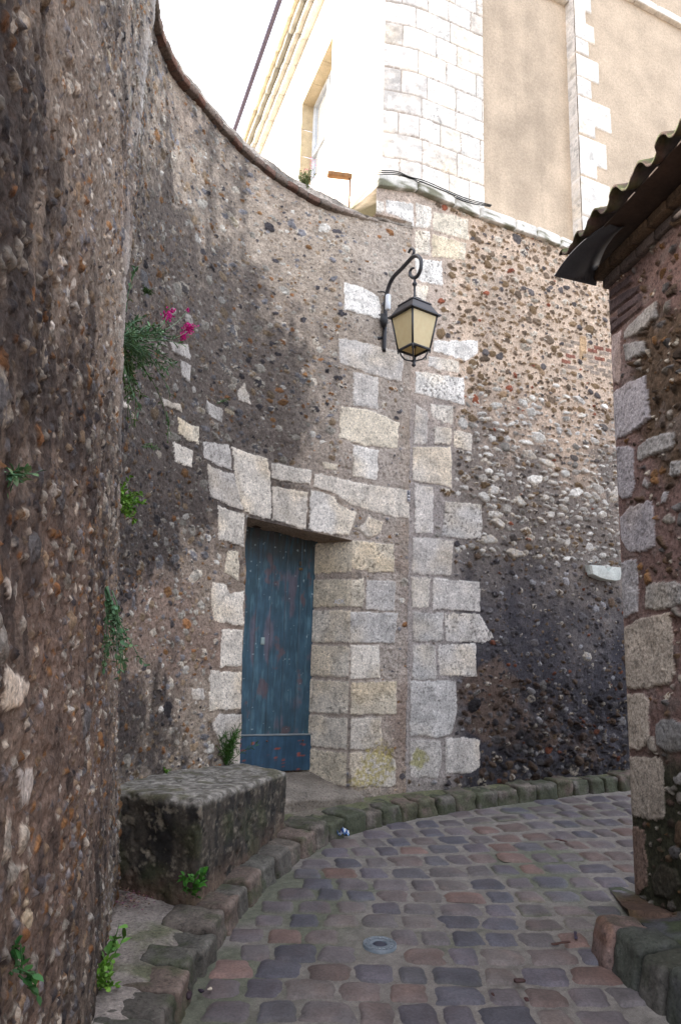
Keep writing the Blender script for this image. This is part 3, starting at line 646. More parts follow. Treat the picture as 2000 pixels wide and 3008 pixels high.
# ------------------------------------------------------------------ road of setts, kerb, pavement
KP = np.array([(-.62, -2), (-.62, 1.0), (-.61, 2.4), (-.58, 3.25), (-.52, 3.84), (-.38, 4.59), (-.17, 5.2), (.07, 5.66), (.58, 6.13), (1.35, 6.62), (2.64, 7.30), (4.6, 8.35), (6.5, 9.3)])
KL = catmull(KP); KSs = np.concatenate([[0], np.cumsum(np.hypot(*np.diff(KL, axis=0).T))])
kpos = lambda s: np.stack([np.interp(s, KSs, KL[:, 0]), np.interp(s, KSs, KL[:, 1])], -1)
_KT = np.gradient(KL, axis=0); _KT /= np.hypot(*_KT.T)[:, None]
knorm = lambda s: np.stack([np.interp(s, KSs, _KT[:, 1]), -np.interp(s, KSs, _KT[:, 0])], -1)
def und(x, y): return .02*(fbm(np.asarray(x)*1.3+5, np.asarray(y)*1.3, 2, 17)-.5)
def kerb_side(x, y):                                           # >0 on the road side of the kerb
    P = np.stack([x, y], -1); out = np.full(len(P), -9.)
    for i in range(0, len(P), 4000):
        d = P[i:i+4000, None]-KL[None, ::4]; k = np.argmin((d**2).sum(-1), 1); dd = d[np.arange(len(k)), k]; T = _KT[::4][k]
        out[i:i+4000] = dd[:, 0]*T[:, 1]-dd[:, 1]*T[:, 0]
    return out
road = thing('road', None, None, (0, 4, .37)); tag(road, None, None, None, 'structure')
gx, gy = np.meshgrid(np.arange(-.9, 3.6, .012), np.arange(1.8, 9.4, .012)); 
zj = gz(gx, gy)+und(gx, gy)-.004+.004*(fbm(gx*40, gy*40, 3, 2)-.5)
jc = mix(lin((120, 115, 109)), lin((86, 92, 74)), sstep(fbm(gx*1.5, gy*1.5, 4, 7)+.05*(gy < 3.2)+.22*np.exp(-np.abs(gx+.45)/.25), .52, .72)*.7)*(.65+.7*fbm(gx*50, gy*50, 3, 9))[..., None]
idx = np.arange(gx.size).reshape(gx.shape); q = np.stack([idx[:-1, :-1], idx[:-1, 1:], idx[1:, 1:], idx[1:, :-1]], -1).reshape(-1, 4)
obj('joints', np.stack([gx, gy, zj], -1).reshape(-1, 3)-np.array(road.location), q, M_joint, road, jc.reshape(-1, 3))
# ground everywhere else
gx, gy = np.meshgrid(np.linspace(-60, 60, 61), np.linspace(-60, 60, 61)); gzz = np.where(np.abs(gy) < 12, gz(gx, gy), SL*np.clip(gy, -12, 12))-.06
idx = np.arange(gx.size).reshape(gx.shape); q = np.stack([idx[:-1, :-1], idx[:-1, 1:], idx[1:, 1:], idx[1:, :-1]], -1).reshape(-1, 4)
tag(obj('ground', np.stack([gx, gy, gzz], -1).reshape(-1, 3), q, M_joint, None, np.tile(lin((120, 110, 100)), (gx.size, 1))), None, None, None, 'structure')
setts = []
v = 1.9; row = 0
HOLE = on_ground(1115, 2776)
while v < 9.2:
    rp = .176+rng.normal(0, .009); tn = .02+.30*float(sstep(v, 3.9, 6.2))
    x = -1.1+rng.uniform(0, .15)
    while x < 3.4:
        L_ = rng.uniform(.145, .24)
        y = v+tn*(x+L_/2)+.012*math.sin(x*3+row)
        setts.append((x+L_/2, y, L_/2-.0075+rng.normal(0, .0025), rp/2-.0075+rng.normal(0, .0025), math.atan(tn)+rng.normal(0, .035))); x += L_
    v += rp/math.cos(math.atan(tn)); row += 1
st = np.array(setts); ks = kerb_side(st[:, 0], st[:, 1])
rb_x = lambda y: np.interp(y, [1.5, 3.35, 4.3, 4.75, 8, 10], [1.16, 1.26, 1.36, 1.75, 2.9, 4.5])   # foot of the building on the right
ok = (ks > .07) & ((st[:, 0] < rb_x(st[:, 1])-.02) | (st[:, 1] > 4.8)) & (np.hypot(st[:, 0]-HOLE[0], st[:, 1]-HOLE[1]) > .115)
st = st[ok]
g = np.linspace(-1, 1, 9); GX, GY = np.meshgrid(g, g); GX = GX.ravel(); GY = GY.ravel()
sx = np.sign(GX)*np.abs(GX)**.8; sy = np.sign(GY)*np.abs(GY)**.8
fq = np.array([(j*9+i, j*9+i+1, (j+1)*9+i+1, (j+1)*9+i) for j in range(8) for i in range(8)])
VV, CC, FF = [], [], []
SETT = [lin(c) for c in [(88, 84, 90), (94, 88, 90), (100, 91, 89), (80, 79, 86), (92, 87, 87), (102, 89, 85), (108, 89, 83), (86, 84, 88), (96, 90, 91), (106, 99, 96)]]
for i, (x, y, a, b, an) in enumerate(st):
    e = rng.uniform(5, 12); m_ = np.maximum(np.abs(sx), np.abs(sy)); rr_ = (np.abs(sx)**e+np.abs(sy)**e)**(1/e); k = np.where(rr_ > 0, m_/np.maximum(rr_, 1e-6), 1)
    ux, uy = sx*k, sy*k
    sk = rng.normal(0, .05, 2); th_ = np.arctan2(uy, ux); wob = 1+.05*np.sin(th_*3+rng.random()*6)+.035*np.sin(th_*5+rng.random()*6)+.03*np.sin(th_*8+rng.random()*6)
    lx = a*ux*wob*(1+sk[0]*uy)+sk[1]*b*uy; ly = b*uy*wob*(1+.12*sk[1]*ux)
    rr2 = np.maximum(np.abs(sx), np.abs(sy))
    ca, sa = math.cos(an), math.sin(an); X = x+lx*ca-ly*sa; Y = y+lx*sa+ly*ca
    hgt = .005*(1-rr2**8)+.003*(1-rr2**2)-.009*(rr2 > .99)+rng.normal(0, .0015)+rng.normal(0, .006)*ux*.4+rng.normal(0, .006)*uy*.4
    hgt = hgt+.003*(fbm(X*45, Y*45, 2, i % 7)-.5)
    VV.append(np.stack([X, Y, gz(X, Y)+und(X, Y)+hgt], -1))
    c = SETT[rng.choice(10, p=[.16, .14, .1, .14, .12, .07, .05, .1, .07, .05])]*rng.uniform(.84, 1.18)
    c = np.tile(c, (81, 1))*(.7+.6*fbm(X*18, Y*18, 4, 5))[:, None]; c = mix(c, c*np.array([1.12, 1.0, .93]), sstep(fbm(X*9+7, Y*9, 3, 25), .45, .7)*.6)
    moss = sstep(rr2, .75, 1)*float(sstep(vn(x*1.6, y*1.6, 7)+.2*(y < 3.3), .45, .8))
    CC.append(mix(c, lin((92, 96, 70)), moss*.6)); FF.append(fq+81*i)
obj('setts', np.concatenate(VV)-np.array(road.location), np.concatenate(FF), M_sett, road, np.concatenate(CC))
# kerb stones along the left and far edge
kerb = thing('kerb', None, None, (-.6, 3.2, .3)); tag(kerb, None, None, None, 'structure')
mb = MB(); s_ = float(np.interp(1.6, KL[:, 1], KSs)); kk = 0
while s_ < KSs[-1]-.5:
    L_ = rng.uniform(.15, .23); p0, p1 = kpos(s_+.005), kpos(s_+L_-.005); n0, n1 = knorm(s_), knorm(s_+L_); wdt = rng.uniform(.20, .27)
    h_ = .115+rng.normal(0, .007); j_ = rng.normal(0, .008)
    pts2 = [p0+n0*(.03+j_), p1+n1*(.03+j_), p1-n1*wdt, p0-n0*wdt]; pt2 = [p0+n0*(.012+j_), p1+n1*(.012+j_), p1-n1*wdt, p0-n0*wdt]
    b = [np.array([*p, gz(0, p[1])-.06]) for p in pts2]; t_ = [np.array([*p, gz(0, p[1])+h_+und(p[0], p[1])]) for p in pt2]
    bc = lin([(96, 89, 82), (88, 84, 78), (98, 90, 82), (84, 82, 76), (100, 88, 80)][rng.integers(5)])
    g_ = .1+.55*float(sstep(p0[1], 4.6, 5.8))
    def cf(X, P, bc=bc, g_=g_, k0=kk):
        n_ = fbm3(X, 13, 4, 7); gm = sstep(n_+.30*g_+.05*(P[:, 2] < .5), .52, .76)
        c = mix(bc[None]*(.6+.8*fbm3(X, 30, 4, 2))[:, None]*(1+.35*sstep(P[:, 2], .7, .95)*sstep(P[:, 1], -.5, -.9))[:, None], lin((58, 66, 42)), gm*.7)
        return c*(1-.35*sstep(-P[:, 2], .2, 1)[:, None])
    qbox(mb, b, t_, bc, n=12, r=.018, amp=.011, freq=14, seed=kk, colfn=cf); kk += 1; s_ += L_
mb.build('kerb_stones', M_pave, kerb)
# pavement strip between kerb and wall
tt = np.linspace(0, 1, 760); ks_ = np.interp(tt, [0, 1], [float(np.interp(1.4, KL[:, 1], KSs)), KSs[-1]-.2]); Kp = kpos(ks_)
Dm = ((Kp[:, None]-CL[None])**2).sum(-1); nb = np.argmin(Dm, 1); nb = np.maximum.accumulate(nb); Wp = CL[nb]-np.stack([_T[nb, 1], -_T[nb, 0]], -1)*.25
Wp = np.stack([np.convolve(np.pad(Wp[:, i], 15, mode='edge'), np.ones(31)/31, 'valid') for i in range(2)], -1)
uu = np.linspace(.05, 1, 90)[:, None, None]; PP = Kp[None]*(1-uu)+Wp[None]*uu
xx, yy = PP[..., 0], PP[..., 1]; zz = gz(xx, yy)+.107+.02*(fbm(xx*3, yy*3, 3, 5)-.5)+.006*(fbm(xx*25, yy*25, 3, 6)-.5)
zz = zz-.03*np.exp(-((uu[..., 0]-.1)/.1)**2)
c = lin((142, 134, 127))[None, None]*(.75+.5*fbm(xx*12, yy*12, 4, 3))[..., None]
c = mix(c, lin((112, 104, 92)), sstep(yy, 4.9, 5.6)*.8)
c = mix(c, lin((84, 92, 56)), sstep(fbm(xx*5, yy*5, 4, 8)+.22*sstep(yy, 4.8, 5.8), .5, .72)*.7)
c = mix(c, lin((70, 62, 54)), sstep(fbm(xx*6, yy*6, 4, 18)+.4*(uu[..., 0] > .62)*(1-sstep(yy, 5.2, 5.6)), .62, .8)*.5)
idx = np.arange(xx.size).reshape(xx.shape); q = np.stack([idx[:-1, :-1], idx[:-1, 1:], idx[1:, 1:], idx[1:, :-1]], -1).reshape(-1, 4)
tag(obj('pavement', np.stack([xx, yy, zz], -1).reshape(-1, 3), q, M_pave, None, c.reshape(-1, 3)), None, None, None, 'structure')

# ------------------------------------------------------------------ stone bench block by the door
bz = EYE-.622
c0 = on_level(352, 2318, bz)[:2]+np.array([-.16, .04]); c1 = on_level(588, 2350, bz)[:2]; c2 = on_level(846, 2262, bz)[:2]; c3 = cpos(np.array(S_A))[:2]+np.array([-.12, .18])
def gp(p, o=(0, 0)): return np.array([p[0]+o[0], p[1]+o[1], gz(0, p[1])+.07])
bb = [gp(c0, (0, -.02)), gp(c1, (.012, -.02)), gp(c2, (.0, .0)), gp(c3)]
bt_ = [np.array([*c0, bz]), np.array([*c1, bz]), np.array([*c2, bz-.005]), np.array([*c3, bz+.01])]
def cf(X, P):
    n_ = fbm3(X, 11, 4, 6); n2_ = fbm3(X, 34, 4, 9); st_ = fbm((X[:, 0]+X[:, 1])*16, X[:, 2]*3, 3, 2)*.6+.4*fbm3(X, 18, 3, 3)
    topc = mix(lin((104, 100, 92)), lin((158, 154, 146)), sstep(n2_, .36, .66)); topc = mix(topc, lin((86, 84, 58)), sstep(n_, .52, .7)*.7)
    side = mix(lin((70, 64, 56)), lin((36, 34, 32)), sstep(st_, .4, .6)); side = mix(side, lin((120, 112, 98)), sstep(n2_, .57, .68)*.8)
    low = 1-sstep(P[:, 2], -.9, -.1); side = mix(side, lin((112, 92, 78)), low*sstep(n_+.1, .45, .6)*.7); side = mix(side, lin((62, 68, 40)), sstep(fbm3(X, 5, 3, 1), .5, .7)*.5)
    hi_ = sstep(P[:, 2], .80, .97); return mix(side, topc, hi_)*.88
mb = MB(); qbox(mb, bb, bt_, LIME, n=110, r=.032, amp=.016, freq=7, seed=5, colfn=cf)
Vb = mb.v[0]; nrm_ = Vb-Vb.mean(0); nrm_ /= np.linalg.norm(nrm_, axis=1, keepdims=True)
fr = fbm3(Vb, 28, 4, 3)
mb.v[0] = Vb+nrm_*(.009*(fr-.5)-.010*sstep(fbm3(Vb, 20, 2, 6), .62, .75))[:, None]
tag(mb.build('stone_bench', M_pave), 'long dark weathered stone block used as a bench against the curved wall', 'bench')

# ------------------------------------------------------------------ door
DA, DB = FA+ci*DEP-cd*.12, FB+ci*DEP-cd*(SPL-.02); dw = float(np.linalg.norm(DB-DA)); door_z0, door_z1 = zd-.0, max(Z_LA, Z_LB)-.02
door = thing('wooden_door', 'narrow blue plank door with flaking paint, set deep in the curved wall', 'door', (DA[0], DA[1], door_z0))
Dp = plane_patch(DA, cd, -ci, dw, door_z0, door_z1+.03, .0045); S, Z = Dp.S, Dp.Z
px_w = dw/7.0; gr = np.abs(((S+.02)/px_w) % 1-.5)*px_w; groove = np.exp(-((px_w*.5-gr)/.004)**2)
pid = np.floor((S+.02)/px_w).astype(np.int64)
Dp.H = .002*(_hash(pid, pid*7, 3)-.5)*2-.006*groove+.0016*(fbm(S*90, Z*5, 3, 4)-.5)
n1 = fbm(S*5+_hash(pid, pid, 1)*3, Z*2.2, 4, 5); n2 = fbm(S*60, Z*7, 3, 6); n3 = fbm(S*3, Z*1.2, 3, 77)
c = mix(lin((56, 84, 100)), lin((50, 78, 88)), sstep(n3, .35, .65)); c = mix(c, lin((88, 124, 138)), sstep(n2, .55, .75)*.5)
c = mix(c, lin((98, 92, 104)), sstep(n1+.12*(n2-.5), .56, .66)*.8); c = mix(c, lin((112, 78, 74)), sstep(fbm(S*9, Z*6, 4, 61), .66, .76)*.5)
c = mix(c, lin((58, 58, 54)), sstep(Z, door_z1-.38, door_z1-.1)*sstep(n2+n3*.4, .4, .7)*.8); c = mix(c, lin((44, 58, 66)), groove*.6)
c = mix(c, lin((150, 170, 175)), sstep(fbm(S*40, Z*38, 2, 15), .84, .9)*.8)
Dp.C = c; Dp.build('door_panel', M_paint, door)
mb = MB(); zk = door_z0+.265; dc = (DA+DB)/2-ci*.014
kc = lambda X, P: mix(mix(lin((38, 66, 88)), lin((52, 84, 106)), fbm((X[:, 0]+X[:, 1])*20, X[:, 2]*8, 3, 5)), lin((150, 74, 52)), sstep(fbm((X[:, 0]+X[:, 1])*17, X[:, 2]*26, 3, 12), .72, .78)*.9)
frame_box(mb, (dc[0], dc[1], door_z0+.132), (*cd, 0), (*-ci, 0), (0, 0, 1), dw/2-.004, .014, .130, None, n=40, r=.003, amp=.001, colfn=kc); mb.build('kick_board', M_paint, door)
mb = MB(); frame_box(mb, (dc[0]-ci[0]*.004, dc[1]-ci[1]*.004, zk+.004), (*cd, 0), (*-ci, 0), (0, 0, 1), dw/2-.004, .016, .006, lin((128, 136, 138)), n=10, r=.003, amp=.003, freq=30); mb.build('weather_strip', M_plain, door)
def dpt(px, py): return on_vplane(px, py, DA-ci*.004, cd)
mb = MB(); q0 = dpt(772, 1883); frame_box(mb, q0, (*cd, 0), (*-ci, 0), (0, 0, 1), .016, .004, .028, lin((150, 170, 170)), n=3, r=.002, amp=.001); mb.build('lock_plate', M_plain, door)
mb = MB(); q0 = dpt(882, 1655); frame_box(mb, q0, (*cd, 0), (*-ci, 0), (0, 0, 1), .012, .010, .018, lin((66, 60, 50)), n=4, r=.008, amp=.002); q0 = dpt(884, 1672)
frame_box(mb, q0, (*cd, 0), (*-ci, 0), (0, 0, 1), .016, .005, .010, lin((90, 74, 44)), n=4, r=.004, amp=.002); mb.build('latch', M_iron, door)
mb = MB()
for x in (dw*.2, dw*.55, dw*.9): 
    p = DA+cd*x-ci*.034; lathe(mb, (p[0], p[1], door_z0+.225), [(0, .006), (.006, .005), (.008, 0), (.006, -.005), (0, -.006)], lin((96, 58, 42)), 8)
mb.build('nail_heads', M_iron, door)
mb = MB(); frame_box(mb, (DA[0]+cd[0]*dw/2, DA[1]+cd[1]*dw/2, door_z1+.05), (*cd, 0), (*-ci, 0), (0, 0, 1), dw/2+.04, .05, .045, lin((60, 46, 38)), n=6, r=.008, amp=.004)
tag(mb.build('door_frame', M_wood, door))

# ------------------------------------------------------------------ wall lantern on its bracket
lp = np.array(hit(1127, 940)); lw0 = wpos(np.array(lp[0]), np.array(lp[1]), np.array(0.)); ln = cnorm(np.array(lp[0])); lt = ctan(np.array(lp[0]))
lamp_end = lw0[:2]+ln*.47
def lpx(x, y): return on_vplane(1080+x/5.617, 700+y/5.617, lw0[:2]+lt*0, ln)
lamp = thing('wall_lantern', 'old black iron lantern with amber glass on a scrolled bracket high on the wall', 'lantern', tuple(lw0))
IRON = lin((38, 38, 42))
arm = [(265, 1870), (283, 1400), (300, 1020), (322, 880), (372, 730), (440, 620), (560, 500), (665, 385), (745, 305), (815, 290), (868, 340), (880, 430), (860, 540), (815, 625), (760, 650), (705, 620), (695, 560), (720, 505), (760, 490)]
P = np.array([lpx(*a) for a in arm]); d0 = lw0[:2]+ln*.07-P[0][:2]
P = catmull(P, 6); rd = np.interp(np.linspace(0, 1, len(P)), [0, .16, .5, .85, 1], [.018, .018, .017, .015, .009])
mb = MB(); tube(mb, P, rd, IRON, n=8); 
P2 = catmull(np.array([lpx(*a) for a in [(735, 310), (752, 260), (762, 215), (745, 178), (715, 172), (690, 200), (672, 245)]]), 5); tube(mb, P2, np.linspace(.014, .010, len(P2)), IRON, n=8)
mb.build('bracket_arm', M_iron, lamp)
for (x0, y0, x1, y1) in ((250, 1640, 165, 1650), (255, 1265, 175, 1270)):
    a, b = lpx(x0, y0), lpx(x1, y1); a3 = a.copy(); bw = hit(1080+x1/5.617, 700+y1/5.617); b3 = wpos(np.array(bw[0]), np.array(bw[1]), np.array(-.01))
    mb = MB(); tube(mb, [a3, (a3+b3)/2, b3], [.014, .014, .020], IRON, n=8); mb.build('wall_stay', M_iron, lamp)
axis = lpx(770, 1000); AX, AY = axis[0], axis[1]
zc_ = lambda y: lpx(770, y)[2]
z_cap = zc_(1020); 
mb = MB(); lathe(mb, (AX, AY, 0), [(0, z_cap+.20), (.010, z_cap+.20), (.010, z_cap+.165), (.016, z_cap+.155), (.022, z_cap+.145), (.016, z_cap+.132), (.009, z_cap+.125), (.009, z_cap+.02), (.03, z_cap+.014), (.056, z_cap+.002), (.058, z_cap-.006), (.04, z_cap-.016), (.045, z_cap-.03), (.0, z_cap-.03)], IRON, 20)
mb.build('hanging_rod', M_iron, lamp)
al = math.radians(-33.0+2); e1 = np.array([math.cos(al+math.radians(66)), math.sin(al+math.radians(66))])
# the near corner points to the viewer: right face runs to the right and back
e1 = np.array([math.cos(math.radians(35)), math.sin(math.radians(35))]); e2 = np.array([-e1[1], e1[0]])
def ring(L_, z): return [np.array([AX+(e1[0]*a+e2[0]*b)*L_/2, AY+(e1[1]*a+e2[1]*b)*L_/2, z]) for a, b in ((-1, -1), (1, -1), (1, 1), (-1, 1))]
z1 = z_cap-.035; z2 = z1-.012; z3 = z1-.105; z4 = z3-.012; z5 = z4-.285
mb = MB()
def sheet(mb, r0, r1, col): mb.add(list(r0)+list(r1), [(i, (i+1) % 4, 4+(i+1) % 4, 4+i) for i in range(4)], col)
for (La, za, Lb, zb_) in ((.06, z1+.02, .19, z1), (.19, z1, .20, z2), (.20, z2, .185, z2), (.185, z2, .285, z3), (.285, z3, .31, z3), (.31, z3, .31, z4), (.31, z4, .25, z4), (.25, z4, .17, z4+.085), (.17, z4+.085, .01, z4+.09)):
    sheet(mb, ring(La, za), ring(Lb, zb_), lin((44, 42, 46)))
mb.build('lantern_roof', M_iron, lamp, smooth=False)
LT, LB_ = .262, .180
for i in range(4):
    a, b = ring(LT, z4)[i], ring(LT, z4)[(i+1) % 4]; c_, d_ = ring(LB_, z5)[(i+1) % 4], ring(LB_, z5)[i]
    cen = (a+b+c_+d_)/4; nin = np.array([AX, AY, cen[2]])-cen; nin /= np.linalg.norm(nin); sh = .96
    mb = MB(); poly_prism(mb, [cen+(p-cen)*sh for p in (a, b, c_, d_)], nin*.004, (1, 1, 1)); mb.build('glass_pane', M_lglass, lamp, smooth=False)
mb = MB(); rt, rb_ = ring(LT, z4+.005), ring(LB_, z5)
for i in range(4):
    tube(mb, [rt[i], rb_[i]], .0085, IRON, n=6); tube(mb, [rb_[i], rb_[(i+1) % 4]], .011, IRON, n=6); tube(mb, [rt[i], rt[(i+1) % 4]], .009, IRON, n=6)
    lathe(mb, tuple(rb_[i]), [(0, .01), (.010, .004), (.010, -.01), (.005, -.03), (0, -.034)], IRON, 8)
mb.build('lantern_frame', M_iron, lamp)
mb = MB(); zb2 = z5-.125
for i in range(4):
    p = rb_[i]*.92+np.array([AX, AY, z5])*.08; c0_ = np.array([AX, AY, 0.])
    pts = catmull(np.array([p, [AX+(p[0]-AX)*.86, AY+(p[1]-AY)*.86, z5-.045], [AX+(p[0]-AX)*.6, AY+(p[1]-AY)*.6, z5-.08], [AX+(p[0]-AX)*.2, AY+(p[1]-AY)*.2, z5-.092], [AX, AY, z5-.096]]), 5); tube(mb, pts, .0065, IRON, n=6)
lathe(mb, (AX, AY, 0), [(0, z5-.08), (.018, z5-.088), (.020, z5-.1), (.008, z5-.112), (.017, z5-.122), (.017, z5-.136), (0, z5-.148)], IRON, 12)
mb.build('finial', M_iron, lamp)
mb = MB(); lathe(mb, (AX, AY, 0), [(0, z4-.02), (.03, z4-.02), (.035, z4-.06), (.03, z4-.10), (.02, z4-.12), (.018, z5+.02), (0, z5+.02)], lin((60, 52, 40)), 12); mb.build('bulb_holder', M_iron, lamp)
mb = MB(); qa = hit(1080+222/5.617, 700+1130/5.617); q3 = wpos(np.array(qa[0]), np.array(qa[1]), np.array(.10))
lathe(mb, (q3[0], q3[1], q3[2]), [(0, .07), (.018, .07), (.023, .065), (.024, -.06), (.018, -.07), (0, -.07)], lin((205, 208, 212)), 14)
bx = thing('junction_box', 'small white cylindrical electrical box with a black cable beside the lantern bracket', 'electrical box', tuple(q3))
mb.build('casing', M_plain, bx)
mb = MB(); pk_ = [(200, 1010), (190, 950), (165, 925), (140, 915), (145, 895)]
P = []
for a in pk_: h_ = hit(1080+a[0]/5.617, 700+a[1]/5.617); P.append(wpos(np.array(h_[0]), np.array(h_[1]), np.array(.10-.02*len(P))))
tube(mb, catmull(np.array(P), 4), .006, lin((30, 30, 30)), n=6); mb.build('cable', M_plain, bx); mb = MB(); lathe(mb, (q3[0]-.03, q3[1]+.03, q3[2]-.16), [(0, .06), (.03, .06), (.035, 0), (.02, -.05), (0, -.05)], lin((34, 34, 36)), 8); mb.build('holder', M_plain, bx)

# ------------------------------------------------------------------ small plaque and graffiti on the ashlar
ps, pz = hit(1197, 1458); pc = wpos(np.array(ps), np.array(pz), np.array(.012)); pn = np.array([*cnorm(np.array(ps)), 0]); ptg = np.array([*ctan(np.array(ps)), 0])
plq = thing('small_plaque', 'tiny black upright sticker with white letters at the wall seam', 'sign', tuple(pc))
mb = MB(); frame_box(mb, pc, ptg, pn, (0, 0, 1), .016, .003, .050, lin((225, 222, 224)), n=2, r=.001, amp=0); mb.build('white_border', M_plain, plq)
mb = MB(); frame_box(mb, pc+pn*.003, ptg, pn, (0, 0, 1), .0135, .002, .047, lin((24, 24, 34)), n=2, r=.001, amp=0); mb.build('black_field', M_plain, plq)
mb = MB()
def bar(x, z, w, h): frame_box(mb, pc+pn*.006+ptg*x+np.array([0, 0, z]), ptg, pn, (0, 0, 1), w, .001, h, lin((232, 232, 236)), n=1, r=.0002, amp=0)
bar(-.004, .031, .0018, .009); bar(0, .038, .0045, .0018); bar(0, .024, .0045, .0018); bar(.005, .036, .0012, .003)
bar(0, .008, .009, .0018); bar(-.007, .001, .002, .008); bar(.007, .001, .002, .009); bar(0, .001, .004, .005)
bar(0, -.018, .011, .002); bar(0, -.029, .011, .002); bar(-.009, -.0235, .002, .007); bar(.009, -.0235, .002, .007); bar(-.002, -.0235, .003, .004); bar(0, -.0425, .010, .002)
mb.build('lettering', M_plain, plq)
cu = bpy.data.curves.new('graffiti_tag', 'FONT'); cu.body = 'ADK'; cu.size = .05; cu.extrude = .001
to = bpy.data.objects.new('tmp', cu); scene.collection.objects.link(to); dg = bpy.context.evaluated_depsgraph_get(); me = bpy.data.meshes.new_from_object(to.evaluated_get(dg)); bpy.data.objects.remove(to)
ga = np.zeros(len(me.vertices)*3); me.vertices.foreach_get('co', ga); ga = ga.reshape(-1, 3)
g0 = hit(840+330/2.07, 1200+1165/2.07)
xr = ga[:, 0]; P = on_vplane(1000, 1763, FB-np.array([0, 0]), ci)
# painted on the face of the reveal, close to its front edge
Vt = np.stack([FB[0]+ciR[0]*(.15-xr*1.0)+nR[0]*.014, FB[1]+ciR[1]*(.15-xr*1.0)+nR[1]*.014, g0[1]-.02+ga[:, 1]], -1)-parent_loc(wall_t)
og = obj('graffiti_tag', Vt, [tuple(p.vertices) for p in me.polygons], M_plain, wall_t, lin((226, 228, 236)), smooth=False)

# ------------------------------------------------------------------ projecting notched stone on the flint wall
mb = MB(); ns0 = hit(1718, 1680); nsr = hit(1806, 1690)
def npt(x, y, h): a = hit(1680+x/8.71, 1620+y/8.71); return wpos(np.array(a[0]), np.array(a[1]), np.array(h))
pl = [(300, 360), (480, 375), (650, 385), (745, 560), (800, 520), (850, 405), (1090, 428), (1105, 600), (1080, 750), (950, 775), (700, 745), (530, 690), (340, 600)]
fr_ = [npt(*a, .085) for a in pl]; bk_ = [npt(*a, -.03) for a in pl]; n_ = len(pl); cen = np.mean(fr_, 0)
fr2 = [p*.93+cen*.07 for p in fr_]; md = [f*.85+b*.15 for f, b in zip(fr_, bk_)]
V = [cen+np.array([*cnorm(np.array(ns0[0])), 0])*.006]+fr2+md+bk_; Fc = []
for i in range(n_):
    j = (i+1) % n_; Fc += [(0, 1+i, 1+j), (1+i, 1+n_+i, 1+n_+j, 1+j), (1+n_+i, 1+2*n_+i, 1+2*n_+j, 1+n_+j)]
mb.add(V, Fc, lin((206, 212, 206))); tag(mb.build('projecting_stone', M_ash, smooth=False), 'pale notched stone sticking out of the blackened flint wall', 'stone')

# ------------------------------------------------------------------ building on the right with the tiled roof
Q = np.array([1.712, 4.70]); qd = np.array([.17, -1.0]); qd /= np.linalg.norm(qd); qn = np.array([qd[1], -qd[0]])    # qn faces the lane
def rhit(px, py):
    P = on_vplane(px, py, Q, qd); return float(np.dot(P[:2]-Q, qd)), P[2]
rhp = lambda lst, o, k: [rhit(o[0]+x/k, o[1]+y/k) for x, y in lst]
RT = on_vplane(1772, 850, Q, qd)[2]
Rb = plane_patch(Q, qd, qn, 1.6, gz(0, 4.7)-.4, RT+.05, .0065); S, Z = Rb.S, Rb.Z
lowf = fbm(S*2, Z*2, 4, 202); midf = fbm(S*8, Z*8, 4, 203); finef = fbm(S*40, Z*40, 3, 204)
Rb.base = .03*(lowf-.5); Rb.H = Rb.base+.024*(midf-.5)+.007*(finef-.5)
redm = lin((118, 96, 90)); brm = lin((92, 76, 62)); grm = lin((120, 112, 108))
br_ = sstep(field_from_blobs(S, Z, [(1950, 1150, 70, 260, 1), (1990, 1600, 40, 100, .3), (1960, 1900, 40, 60, .6)], hitf=rhit, seed=4)+.6*(lowf-.5), .3, .7)
c = mix(redm*(.7+.6*finef)[..., None], brm*(.5+.9*fbm(S*25, Z*25, 3, 5))[..., None], br_); c = mix(c, grm, sstep(midf, .55, .7)*.4)
gd = gz(0, 4.5); ms = sstep((gd+.95)-Z+.4*(midf-.5)+.4*(S-.1), .0, .5); 
c = mix(c, lin((44, 46, 32))*(.6+.8*finef)[..., None], ms*.95); Rb.C = c; Rb.stain = ms*.7
Rb.H -= br_*.03*fbm(S*14, Z*14, 3, 8)
ra, rbk = (1700, 850), (1700, 1700); ka, kb = 2.777, 2.62
